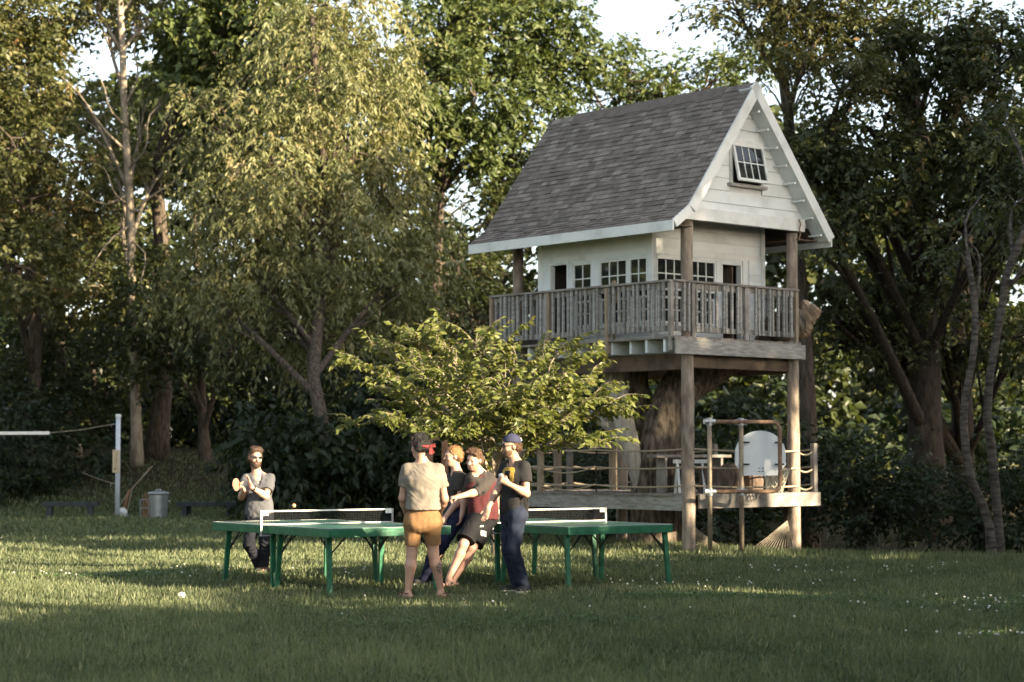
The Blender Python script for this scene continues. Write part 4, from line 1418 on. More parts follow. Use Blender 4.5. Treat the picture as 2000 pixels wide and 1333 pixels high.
# --- the big tree that carries the house
def build_host_tree():
    rng = random.Random(4)
    b = th(0.95, 1.7, 0)
    gz = float(ground_z(b.x, b.y))
    T = thing('host_tree', 'huge rough trunk forking under the treehouse floor', 'tree', (b.x, b.y, gz - 0.2))
    off = (b.x, b.y, gz - 0.2)

    def limb(pts, rads, name, mat, n=16, wob=0.05, k=14):
        P = smooth_path(pts, k)
        R = np.interp(np.linspace(0, 1, k), np.linspace(0, 1, len(rads)), rads)
        m = MB()
        o = len(m.v)
        n = 30 if mat == 'm_bark_big' else n
        m.tube(P, list(R), n=n, wob=wob * 0.6, rng=rng)
        if mat == 'm_bark_big':          # long ridges and furrows in the bark
            for i in range(k):
                c = Vector(P[i])
                for j in range(n):
                    a_ = 2 * math.pi * j / n
                    f_ = 1 + 0.055 * math.sin(8 * a_ + 1.3 * math.sin(i * 0.45)) + 0.04 * math.sin(13 * a_ + 0.9 * i) + 0.05 * math.sin(3 * a_ + 0.3 * i)
                    q = Vector(m.v[o + i * n + j])
                    m.v[o + i * n + j] = tuple(c + (q - c) * f_)
        return m.build(name, mat, T, smooth=True, off=off)
    Y = b.y
    # main leaning trunk
    limb([(b.x + 0.02, Y, gz - 0.3), at(1277, 1000, Y), at(1278, 930, Y), at(1294, 850, Y), at(1322, 770, Y + 0.1), at(1372, 725, Y + 0.2), at(1440, 690, Y + 0.2), at(1490, 650, Y + 0.2), at(1560, 625, Y - 0.3)],
         [0.46, 0.40, 0.355, 0.34, 0.34, 0.35, 0.28, 0.22, 0.2], 'trunk', 'm_bark_big', k=26)
    limb([at(1345, 760, Y + 0.2), at(1330, 700, Y + 0.5), at(1320, 620, Y + 0.6), at(1300, 520, Y + 0.6)], [0.30, 0.26, 0.24, 0.22], 'stem', 'm_bark_big')
    # pale dead stem on the left
    limb([at(1262, 960, Y - 0.1), at(1243, 915, Y - 0.15), at(1225, 850, Y - 0.15), at(1208, 780, Y - 0.1), at(1200, 700, Y), at(1206, 600, Y)], [0.17, 0.15, 0.17, 0.18, 0.17, 0.15], 'dead_stem', 'm_deadwood')
    limb([at(1236, 900, Y + 0.2), at(1205, 850, Y + 0.3), at(1165, 815, Y + 0.4), at(1120, 800, Y + 0.4)], [0.10, 0.09, 0.08, 0.05], 'dead_branch', 'm_deadwood')
    limb([at(1252, 840, Y + 0.3), at(1248, 760, Y + 0.3), at(1243, 690, Y + 0.3)], [0.16, 0.16, 0.15], 'stem', 'm_bark_big')
    # cut limb that pokes out right of the deck
    # sawn and broken limb that pokes out right of the deck
    global HOST, HOST_OFF, HOST_Y
    HOST, HOST_OFF, HOST_Y = T, off, Y


build_host_tree()


# --- sapling in front of the platform, broad flat layered crown
def build_sapling():
    rng = np.random.default_rng(12)
    rr = random.Random(12)
    Y0 = 29.4
    base = at(967, 1085, Y0)
    base.z = float(ground_z(base.x, base.y))
    T = thing('cherry_sapling', 'broad low sunlit sapling with layered yellow-green leaves before the platform', 'tree', base)
    off = np.array(base)
    m = MB()
    top = at(970, 870, Y0)
    trunk = smooth_path([base - Vector((0, 0, 0.1)), at(968, 980, Y0), top], 8)
    m.tube(trunk, [0.062 - 0.012 * i / 7 for i in range(8)], n=10)
    tips = [(690, 718, -0.2), (735, 690, 0.5), (800, 668, 0.2), (850, 650, -0.3), (870, 672, 0.7), (985, 672, 0.3), (940, 690, -0.6), (1010, 700, -0.9), (1060, 700, 0.2), (1120, 682, 0.8),
            (1150, 700, -0.3), (1160, 735, 0.3), (1205, 790, -0.1), (1225, 812, 0.4), (1165, 765, -0.9), (1150, 870, -0.6), (1090, 835, -1.0), (1040, 840, -1.2), (750, 770, -0.8), (700, 830, 0.3),
            (760, 830, -1.0), (820, 850, -1.1), (880, 855, -1.2), (740, 735, 0.9), (830, 740, -1.2), (900, 740, -1.3), (980, 760, -1.4), (1060, 770, -1.3), (800, 700, 1.0), (930, 660, 0.9),
            (1100, 760, -1.1), (860, 790, 1.2), (1090, 790, 1.2), (1000, 800, -1.35), (910, 810, -1.3), (790, 800, 0.9)]
    LP, LD, LN, LL, LR = [], [], [], [], []

    def leafy(pts, step=0.042, size=0.115, first=0.15):
        pts = np.array(pts)
        seg = np.linalg.norm(np.diff(pts, axis=0), axis=1)
        cum = np.concatenate([[0], np.cumsum(seg)])
        L_ = cum[-1]
        t = np.arange(L_ * first, L_, step)
        sg = 1
        for q in t:
            p = np.array([np.interp(q, cum, pts[:, j]) for j in range(3)])
            p2 = np.array([np.interp(min(q + 0.05, L_), cum, pts[:, j]) for j in range(3)])
            d = nrm(p2 - p + 1e-6)
            s = nrm(np.cross(d, [0, 0, 1.0]) + 1e-6)
            sg = -sg
            for rep in range(2 if rng.random() < 0.55 else 1):
                ld = d * 0.65 + s * sg * (0.75 + 0.3 * rng.normal()) + np.array([0, 0, -0.45 + 0.3 * rng.normal()])
                LP.append(p); LD.append(ld)
                LN.append(np.array([0, 0, 0.6]) + s * sg * 0.3 + rng.normal(size=3) * 0.55)
                LL.append(size * rng.uniform(0.5, 1.35)); LR.append(0.40 + 0.26 * rng.normal())
    for (px, py, dy) in tips:
        e = np.array(at(px, py, Y0 + dy))
        k = rr.randint(4, 7)
        s = np.array(trunk[k])
        reach = np.linalg.norm(e[:2] - s[:2])
        mid = lerp(s, e, 0.45) + np.array([0, 0, 0.10 * reach * rr.uniform(0.3, 1.2)]) + rng.normal(size=3) * 0.06
        q3 = lerp(s, e, 0.78) + np.array([0, 0, 0.13 * reach * rr.uniform(0.3, 1.0)]) + rng.normal(size=3) * 0.05
        br = smooth_path([s, mid, q3, e], 12)
        r = 0.012 + 0.008 * reach
        m.tube(br, [lerp(r, 0.004, i / 11) for i in range(12)], n=5, cap=False)
        leafy(br, first=0.35)
        dirn = nrm(e - s)
        for j in range(rr.randint(21, 26)):
            i = rr.randint(4, 11)
            q = br[i]
            sd_ = nrm(np.cross(dirn, [0, 0, 1.0])) * rr.choice((-1, 1))
            l = rr.uniform(0.25, 0.62)
            tip = q + (dirn * rr.uniform(0.3, 0.9) + sd_ * rr.uniform(0.3, 1.0) + np.array([0, 0, rr.uniform(-0.15, 0.28)])) * l
            mid2 = lerp(q, tip, 0.5) + np.array([0, 0, 0.05])
            tp = smooth_path([q, mid2, tip - np.array([0, 0, 0.03])], 5)
            m.tube(tp, [0.005, 0.0045, 0.004, 0.003, 0.002], n=4, cap=False)
            leafy(tp)
    LP, LD, LN = map(np.array, (LP, LD, LN))
    LL = np.array(LL)
    leaf_obj('crown', LP, LD, nrm(LN), LL, LL * 0.44, np.array(LR), 'l_sapling', T, off, fold=0.18)
    m.build('trunk', 'm_bark_pale', T, smooth=True, off=off)
    print('sapling leaves', len(LP))


build_sapling()


# --- bushy shrub behind the left player, and low growth
def shrub(name, label, base_px, Y, lobes, mat, seed, leaf=0.16, dens=2.6, group='shrubs along the edge of the wood', **k):
    b = at(base_px[0], base_px[1], Y)
    b.z = float(ground_z(b.x, b.y))
    path = [tuple(b - Vector((0, 0, 0.1))), (b.x + 0.05, b.y, b.z + 0.5), (b.x, b.y + 0.05, b.z + 1.2)]
    return tree(name, label, path, 0.07, 0.03, lobes, mat, 'm_bark', group, seed, leaf=leaf, dens=dens, cat='shrub', **k)


shrub('leafy_shrub', 'large leaved dark green shrub behind the man in the grey shirt', (560, 985), 46.5,
      [lob(520, 860, 80, 60, 46), lob(600, 900, 90, 70, 45.5), lob(520, 935, 45, 45, 46), lob(690, 900, 70, 80, 46), lob(570, 970, 90, 40, 45.5), lob(660, 980, 70, 35, 45.5), lob(720, 960, 50, 45, 46)], 'l_shrub', 30, leaf=0.19, wratio=0.5, droop=0.9, gap=0.15)
shrub('leafy_shrub', 'dark drooping shrub between the leaning trunk and the sapling', (760, 985), 47,
      [lob(760, 850, 70, 70, 46.5), lob(800, 920, 60, 60, 46), lob(745, 780, 70, 50, 47), lob(840, 860, 60, 60, 47), lob(880, 940, 70, 50, 47), lob(940, 900, 60, 70, 48)], 'l_shrub', 31, leaf=0.18, droop=0.9, gap=0.15)
shrub('leafy_shrub', 'dark thicket on the far left below the net tape', (60, 990), 53,
      [lob(40, 900, 90, 60, 53), lob(130, 900, 80, 50, 54), lob(-20, 950, 90, 50, 52), lob(60, 820, 100, 50, 55)], 'l_shrub', 32, leaf=0.15, gap=0.15)
shrub('leafy_shrub', 'black-green rounded bush right of the far log post', (1680, 1030), 41,
      [lob(1650, 960, 70, 60, 41), lob(1730, 940, 80, 70, 41.5), lob(1700, 1010, 90, 40, 40.5), lob(1800, 980, 70, 60, 41.5), lob(1620, 900, 50, 60, 42)], 'l_shrub', 33, leaf=0.11, dens=3.2, gap=0.1)
shrub('leafy_shrub', 'dark bush at the right edge behind the pale crooked trunks', (1900, 1040), 40,
      [lob(1870, 970, 70, 60, 40), lob(1950, 980, 70, 70, 39.5), lob(2020, 960, 70, 80, 39), lob(1980, 1040, 80, 30, 39), lob(1900, 1030, 70, 30, 39.5)], 'l_shrub', 34, leaf=0.11, dens=3.2, gap=0.1)
shrub('leafy_shrub', 'dark growth under and behind the platform', (1330, 1020), 41,
      [lob(1150, 930, 90, 60, 42), lob(1280, 960, 90, 70, 42), lob(1420, 950, 90, 80, 42), lob(1530, 930, 80, 80, 42), lob(1200, 1010, 120, 40, 41), lob(1400, 1030, 130, 40, 40), lob(1050, 980, 90, 50, 43)], 'l_shrub', 35, leaf=0.13, dens=2.8, gap=0.1)


# --- far woodland, one mass
def build_woodland():
    rng = np.random.default_rng(77)
    lobes = []
    topy = [(-400, 60), (0, 80), (130, 200), (250, 260), (330, 100), (500, 60), (800, 120), (870, 470), (980, 490), (1050, 300), (1300, 230), (1500, 250), (1600, 300), (1680, 420), (1750, 330), (1850, 330), (1950, 150), (2100, 100), (2500, 80)]
    for gx_ in np.arange(-420, 2480, 100):
        ty = np.interp(gx_, [q[0] for q in topy], [q[1] for q in topy])
        for gy_ in np.arange(ty + 40, 960, 85):
            lobes.append(lob(gx_ + rng.uniform(-35, 35), gy_ + rng.uniform(-30, 30), rng.uniform(70, 110), rng.uniform(50, 80), rng.uniform(74, 90)))
    for gx_ in np.arange(-420, 2480, 95):
        for gy_ in (640, 710, 780, 850, 910):
            lobes.append(lob(gx_ + rng.uniform(-30, 30), gy_ + rng.uniform(-25, 25), rng.uniform(60, 90), rng.uniform(40, 60), rng.uniform(91, 99)))
    P, D, Nn, Ln, R, C = crown_leaves(rng, lobes, 0.9, 0.40, 0.36, 0.5, 0.12, 8, 7, 0.9)
    o = leaf_obj('woodland', P, D, Nn, Ln, Ln * 0.6, R, 'l_dark')
    tag(o, 'distant green woodland showing between the trunks', 'woodland', kind='stuff')
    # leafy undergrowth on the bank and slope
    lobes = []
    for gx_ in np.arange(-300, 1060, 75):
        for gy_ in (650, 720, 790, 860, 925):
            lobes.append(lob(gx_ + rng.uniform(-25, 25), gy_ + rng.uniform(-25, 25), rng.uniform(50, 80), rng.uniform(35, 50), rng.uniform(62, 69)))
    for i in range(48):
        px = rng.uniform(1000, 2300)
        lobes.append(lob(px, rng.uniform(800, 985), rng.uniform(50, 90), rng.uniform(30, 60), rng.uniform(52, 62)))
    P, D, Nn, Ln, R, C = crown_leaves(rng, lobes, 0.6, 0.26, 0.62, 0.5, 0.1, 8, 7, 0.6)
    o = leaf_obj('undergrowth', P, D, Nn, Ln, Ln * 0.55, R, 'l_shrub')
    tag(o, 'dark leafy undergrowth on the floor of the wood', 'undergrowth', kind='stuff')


build_woodland()


# --- unseen trees, placed and shaped to shade the near lawn and the wood's foot
def build_sun_side():
    rng = np.random.default_rng(9)
    n = np.array([math.sin(-SUN_AZ), math.cos(SUN_AZ)])     # across the light
    s = np.array([math.cos(SUN_AZ), math.sin(SUN_AZ)])      # towards the sun
    P = np.array([-1.0, 22.0])
    G = 'unseen tall trees around the lawn, placed for their shade'
    k = 0
    spots = []
    for w in (-8, -4, 0, 3.6, 11.0, 13.6, 16.5, 20, 23.5, 27, 31):
        L_ = 19 + rng.uniform(-1.5, 2.0)
        t = L_ * math.tan(SUN_EL)
        c = P + s * L_ + n * w
        spots.append((c, float(np.interp(w, [5, 10.5, 13, 14.5], [7.2, 2.8, 2.8, -2.0])) + t, t + 12.3, 10 if w < 9 else (9 if w < 14 else 15), 2.8 if w < 9 else (1.4 if w < 14 else 2.2)))
    # unseen trees on the left, placed to darken window reflections and block sky light
    for c in ((-27, 14), (-32, 28), (-25, 37), (-31, 43), (-28, 50), (-37, 35)):
        spots.append((np.array(c, float), 1.0, 13.0, 11, 3.0))
    for c, zb, zt, nl, sp in spots:
        lobes = []
        for j in range(nl):
            q = c + n * rng.uniform(-sp, sp) + s * rng.uniform(-2, 2)
            lobes.append(((q[0], q[1], rng.uniform(zb + 1.3, zt - 1.0)), (2.1, 2.1, 1.6)))
        gz = float(ground_z(c[0], c[1]))
        tree('unseen_tree', 'tall leafy tree outside the picture, placed for its shade and reflection', [(c[0], c[1], gz - 0.1), (c[0] + 0.1, c[1], 3), (c[0], c[1], max(zb + 3, 5)), (c[0], c[1], zt)], 0.3, 0.1,
             lobes, 'l_fresh', 'm_bark', G, 200 + k, dens=0.42, leaf=0.42, wratio=0.6, clump_r=0.8, twigs=7, per_twig=6, twig_len=0.9, gap=0.15)
        k += 1
    # unseen thicket below them, its height and gaps shaped for the lawn shade
    lobes = []
    for w in np.arange(-10, 16, 1.2):
        L_ = 15 + rng.uniform(-1, 1)
        c = P + s * L_ + n * w
        top = 0.20 + L_ * math.tan(SUN_EL) + rng.uniform(-0.35, 0.25) + 0.02 * w - (2.3 if abs(w - 1.2) < 0.7 or abs(w + 1.6) < 0.7 else 0)  # lowered in two spots to let sun streaks reach the lawn
        for z in np.arange(0.6, top - 0.7, 1.1):
            lobes.append(((c[0], c[1], z + (top - 0.7 - int((top - 0.7 - 0.6) / 1.1) * 1.1 - 0.6)), (1.15, 1.15, 0.75)))
    cc = P + s * 15 + n * 9.9
    lobes.append(((cc[0], cc[1], 15 * math.tan(SUN_EL) + 2.0), (0.9, 0.9, 0.75)))  # extra lobe added to keep the sun off the backboard
    A = crown_leaves(rng, lobes, 0.5, 0.3, 1.35, 0.5, 0.05, 8, 7, 0.6)
    o = leaf_obj('thicket', A[0], A[1], A[2], A[3], A[3] * 0.6, A[4], 'l_shrub')
    tag(o, 'dense unseen thicket on the sunny side of the lawn, shaped for its shadow', 'thicket', kind='stuff')


build_sun_side()
# ------------------------------------------------------------------ bodies: smooth blended volumes turned into one surface
def v3(a):
    return np.array(a, float)


class SDF:
    def __init__(s, k=0.03):
        s.p = []
        s.k = k
        s.cuts = []
        s.sub = []

    def cap(s, a, b, ra, rb=None, asp=1.0, w=None, k=None):
        s.p.append(('c', v3(a), v3(b), ra, ra if rb is None else rb, asp, None if w is None else nrm(v3(w)), k))
        return s

    def ell(s, c, R, r, k=None):
        s.p.append(('e', v3(c), np.array(R, float), v3(r), k))
        return s

    def cut(s, pt, n):
        s.cuts.append((v3(pt), nrm(v3(n))))
        return s

    def carve(s, c, r, k=0.01):
        s.sub.append((v3(c), r, k))
        return s

    def mesh(s, h):
        lo = np.full(3, 1e9); hi = -lo
        bb = []
        for q in s.p:
            if q[0] == 'c':
                r = max(q[3], q[4]) * max(1, q[5])
                l = np.minimum(q[1], q[2]) - r; u = np.maximum(q[1], q[2]) + r
            else:
                r = q[3].max()
                l = q[1] - r; u = q[1] + r
            bb.append((l, u)); lo = np.minimum(lo, l); hi = np.maximum(hi, u)
        lo = lo - 4 * h; hi = hi + 4 * h
        n = np.ceil((hi - lo) / h).astype(int) + 1
        D = np.full(n, 0.25, np.float32)
        ax = [lo[i] + h * np.arange(n[i]) for i in range(3)]
        for q, (l, u) in zip(s.p, bb):
            k = q[-1] or s.k
            i0 = np.maximum(((l - k - 2 * h - lo) / h).astype(int), 0)
            i1 = np.minimum(((u + k + 2 * h - lo) / h).astype(int) + 2, n)
            sl = tuple(slice(a, b) for a, b in zip(i0, i1))
            X = np.stack(np.meshgrid(*[ax[i][sl[i]] for i in range(3)], indexing='ij'), -1)
            if q[0] == 'c':
                _, a, b, ra, rb, asp, w, _k = q
                ba = b - a
                L2 = max(ba @ ba, 1e-9)
                t = np.clip(((X - a) @ ba) / L2, 0, 1)
                d = X - a - t[..., None] * ba
                if asp != 1.0:
                    d = d - (d @ w)[..., None] * w * (1 - 1 / asp)
                dist = np.linalg.norm(d, axis=-1) - (ra + t * (rb - ra))
            else:
                _, c, R, r, _k = q
                p = (X - c) @ R.T
                k0 = np.linalg.norm(p / r, axis=-1)
                k1 = np.linalg.norm(p / (r * r), axis=-1)
                dist = k0 * (k0 - 1) / np.maximum(k1, 1e-6)
            o = D[sl]
            hh = np.maximum(k - np.abs(o - dist), 0) / k
            D[sl] = np.minimum(o, dist) - hh * hh * k * 0.25
        if s.cuts or s.sub:
            X = np.stack(np.meshgrid(*ax, indexing='ij'), -1)
            for c, r, k in s.sub:
                dist = -(np.linalg.norm(X - c, axis=-1) - r)
                hh = np.maximum(k - np.abs(D - dist), 0) / k
                D = np.maximum(D, dist) + hh * hh * k * 0.25
            for pt, nn in s.cuts:
                D = np.maximum(D, (X - pt) @ nn)
        return surface_nets(D, lo, h)


def surface_nets(D, lo, h):
    ins = D < 0
    nx, ny, nz = D.shape
    c = [(i, j, k) for i in (0, 1) for j in (0, 1) for k in (0, 1)]

    def sh(a, q):
        return a[q[0]:nx - 1 + q[0], q[1]:ny - 1 + q[1], q[2]:nz - 1 + q[2]]
    cnt = sum(sh(ins, q).astype(np.int8) for q in c)
    act = (cnt > 0) & (cnt < 8)
    idx = np.argwhere(act)
    vid = np.full(act.shape, -1, np.int64)
    vid[act] = np.arange(len(idx))
    acc = np.zeros((len(idx), 3)); num = np.zeros(len(idx))
    for a in c:
        for axis in range(3):
            if a[axis]:
                continue
            b = list(a); b[axis] = 1
            va = D[idx[:, 0] + a[0], idx[:, 1] + a[1], idx[:, 2] + a[2]]
            vb = D[idx[:, 0] + b[0], idx[:, 1] + b[1], idx[:, 2] + b[2]]
            x = (va < 0) != (vb < 0)
            t = np.where(x, va / np.where(x, va - vb, 1), 0)
            p = np.tile(np.array(a, float), (len(idx), 1))
            p[:, axis] += t
            acc += np.where(x[:, None], p, 0); num += x
    V = lo + h * (idx + acc / num[:, None])
    F = []
    for axis in range(3):
        o1, o2 = [(1, 2), (2, 0), (0, 1)][axis]
        s0 = [slice(None)] * 3; s1 = [slice(None)] * 3
        s0[axis] = slice(0, -1); s1[axis] = slice(1, None)
        e = ins[tuple(s0)] != ins[tuple(s1)]
        ei = np.argwhere(e)
        ok = (ei[:, o1] > 0) & (ei[:, o2] > 0) & (ei[:, o1] < D.shape[o1] - 1) & (ei[:, o2] < D.shape[o2] - 1)
        ei = ei[ok]
        q = []
        for d1, d2 in ((0, 0), (1, 0), (1, 1), (0, 1)):
            t = ei.copy(); t[:, o1] -= d1; t[:, o2] -= d2
            q.append(vid[t[:, 0], t[:, 1], t[:, 2]])
        q = np.stack(q, -1)
        flip = ins[ei[:, 0], ei[:, 1], ei[:, 2]]
        q = np.where(flip[:, None], q, q[:, ::-1])
        F.append(q)
    F = np.concatenate(F)
    return V, F[(F >= 0).all(1)]


def vnormals(V, F):
    n = np.cross(V[F[:, 2]] - V[F[:, 0]], V[F[:, 3]] - V[F[:, 1]])
    N = np.zeros_like(V)
    for i in range(4):
        np.add.at(N, F[:, i], n)
    return nrm(N), nrm(n)


def wrinkle(V, F, amp, freq, seed, axis=None):
    rng = np.random.default_rng(seed)
    N, _ = vnormals(V, F)
    d = np.zeros(len(V))
    warp = 0.05 * np.sin(V @ rng.normal(size=3) * 14 + rng.uniform(0, 6))
    for i in range(4):
        dirn = rng.normal(size=3)
        if axis is not None:
            dirn = dirn * 0.45 + np.array(axis) * rng.choice([-1, 1]) * 1.3
        dirn = nrm(dirn)
        d += np.sin((V @ dirn + warp) * freq * rng.uniform(0.7, 1.5) + rng.uniform(0, 6)) * (0.5 + 0.5 * np.sin(V @ rng.normal(size=3) * 9 + i))
    return V + N * (d * amp / 2.5)[:, None]


def to_px(V):
    x, y, z = V[:, 0], V[:, 1], V[:, 2] - CAMZ
    dy = y * _cp + z * _sp
    dz = -y * _sp + z * _cp
    return np.stack([CX + FPX * x / dy, CY - FPX * dz / dy], -1)


def skin_obj(name, V, F, mats, parent, off, mask=None):
    me = np_mesh(name, V - np.array(off), F)
    o = link(name, me, mats if isinstance(mats, list) else [mats], parent, smooth=True)
    if mask is not None:
        me.polygons.foreach_set('material_index', mask.astype(np.int32))
    return o


pmat('s_fair', (0.54, 0.335, 0.25), (0.50, 0.265, 0.19), rough=0.5, scale=16, spec=0.35)
pmat('s_tan', (0.47, 0.285, 0.20), (0.41, 0.235, 0.165), rough=0.5, scale=12, spec=0.35)
pmat('c_grey', (0.115, 0.115, 0.122), (0.095, 0.095, 0.10), rough=0.9, scale=6, bump=0.15, bscale=250, spec=0.1)
pmat('c_olive', (0.215, 0.187, 0.152), (0.185, 0.16, 0.13), rough=0.9, scale=6, bump=0.15, bscale=250, spec=0.1)
pmat('c_black', (0.030, 0.029, 0.029), (0.024, 0.023, 0.023), rough=0.9, scale=6, bump=0.15, bscale=250, spec=0.1)
pmat('c_charcoal', (0.062, 0.055, 0.048), (0.05, 0.044, 0.04), rough=0.9, scale=6, bump=0.15, bscale=250, spec=0.1)
pmat('c_maroon', (0.10, 0.032, 0.032), (0.08, 0.025, 0.026), rough=0.9, scale=6, bump=0.15, bscale=250, spec=0.1)
pmat('c_khaki', (0.265, 0.150, 0.072), (0.215, 0.12, 0.056), rough=0.85, scale=7, bump=0.2, bscale=200, spec=0.1)
pmat('c_denim', (0.030, 0.037, 0.058), (0.019, 0.023, 0.038), rough=0.9, scale=9, bump=0.2, bscale=250, spec=0.1, c3=(0.06, 0.075, 0.115))
pmat('c_denim_dark', (0.022, 0.023, 0.03), (0.015, 0.016, 0.02), rough=0.9, scale=9, spec=0.1)
pmat('c_navy', (0.022, 0.024, 0.05), (0.018, 0.02, 0.04), rough=0.9, scale=9, spec=0.1)
pmat('c_shorts_black', (0.012, 0.012, 0.013), rough=0.8, scale=8, spec=0.2)
pmat('c_white', (0.75, 0.74, 0.72), rough=0.8)
pmat('c_gold', (0.42, 0.25, 0.045), (0.36, 0.21, 0.035), rough=0.8)
pmat('c_cap', (0.050, 0.054, 0.095), (0.038, 0.041, 0.075), rough=0.85, scale=20, spec=0.15)
pmat('c_bandana', (0.26, 0.04, 0.035), (0.15, 0.025, 0.025), rough=0.85, scale=60)
pmat('h_brown', (0.10, 0.062, 0.038), (0.06, 0.036, 0.022), rough=0.6, scale=70, bump=0.6, bscale=160)
pmat('h_black', (0.022, 0.018, 0.016), (0.012, 0.01, 0.009), rough=0.55, scale=70, bump=0.6, bscale=160)
pmat('h_ginger', (0.34, 0.185, 0.075), (0.26, 0.13, 0.05), rough=0.6, scale=70, bump=0.6, bscale=160)
pmat('h_auburn', (0.15, 0.08, 0.042), (0.095, 0.05, 0.026), rough=0.6, scale=70, bump=0.6, bscale=160)
pmat('m_ink', (0.10, 0.085, 0.085), (0.2, 0.14, 0.12), rough=0.6, scale=40)
pmat('m_eye', (0.03, 0.025, 0.02), rough=0.2)
pmat('m_lip', (0.42, 0.19, 0.15), rough=0.5)
pmat('m_can', (0.55, 0.56, 0.58), (0.4, 0.41, 0.43), rough=0.3, metallic=0.8)
pmat('m_shoe_dark', (0.02, 0.02, 0.022), rough=0.7)
pmat('m_shoe_sole', (0.62, 0.61, 0.58), rough=0.7)
pmat('m_leather', (0.10, 0.055, 0.03), rough=0.6)


def strands(o, V, F, mat, off, comb, seed, ln=0.026, n=1500):
    # loose locks standing off the hair mass
    rng = np.random.default_rng(seed + 500)
    N, _ = vnormals(V, F)
    i = rng.integers(0, len(V), n)
    D = N[i] * 0.7 + comb + rng.normal(size=(n, 3)) * 0.35
    Ln = ln * rng.uniform(0.5, 1.3, n)
    c = leaf_obj('locks', V[i] - N[i] * 0.004, D, nrm(rng.normal(size=(n, 3))), Ln, np.full(n, 0.0035), rng.random(n), mat, o, off)
    tag(c, kind='stuff')


def hand(S, wrist, d, palm, thumb, curl=0.5, sc=1.0, spread=0.0):
    """palm, four bent fingers of unequal length and a thumb from the side of the palm"""
    wrist, d = v3(wrist), nrm(v3(d))
    palm = v3(palm) - d * (v3(palm) @ d)
    palm = nrm(palm)
    side = np.cross(d, palm)
    if side @ v3(thumb) < 0:
        side = -side
    S.cap(wrist, wrist + d * 0.03 * sc, 0.024 * sc, 0.02 * sc, asp=1.25, w=side, k=0.02)
    S.cap(wrist + d * 0.03 * sc, wrist + d * 0.085 * sc, 0.0165 * sc, 0.0165 * sc, asp=2.3, w=side, k=0.02)
    tips = []
    for i, (off, ln) in enumerate(((0.029, 0.070), (0.010, 0.080), (-0.010, 0.074), (-0.028, 0.058))):
        b = wrist + d * (0.092 - 0.004 * abs(i - 1)) * sc + side * off * sc
        c1 = curl * (0.9 + 0.08 * i)
        d1 = nrm(d * math.cos(c1) + palm * math.sin(c1) + side * off * 4 * spread)
        m = b + d1 * ln * 0.5 * sc
        d2 = nrm(d * math.cos(2 * c1) + palm * math.sin(2 * c1) + side * off * 4 * spread)
        e = m + d2 * ln * 0.5 * sc
        S.cap(b, m, 0.0092 * sc, 0.0088 * sc, k=0.006)
        S.cap(m, e, 0.0088 * sc, 0.0075 * sc, k=0.006)
        tips.append(e)
    t0 = wrist + d * 0.035 * sc + side * 0.026 * sc
    t1 = t0 + nrm(d * 0.6 + side * 0.75 + palm * (0.2 + 0.4 * curl)) * 0.034 * sc
    t2 = t1 + nrm(d * 0.9 + side * (0.4 - 0.6 * curl) + palm * (0.2 + 0.7 * curl)) * 0.030 * sc
    S.cap(t0, t1, 0.012 * sc, 0.0105 * sc, k=0.012)
    S.cap(t1, t2, 0.0105 * sc, 0.0085 * sc, k=0.006)
    return wrist + d * 0.07 * sc + palm * 0.03 * sc


def frame(f, up=(0, 0, 1)):
    f = nrm(v3(f))
    u = v3(up) - f * (v3(up) @ f)
    u = nrm(u)
    return np.array([np.cross(f, u), f, u])     # rows: right-hand side, forward, up


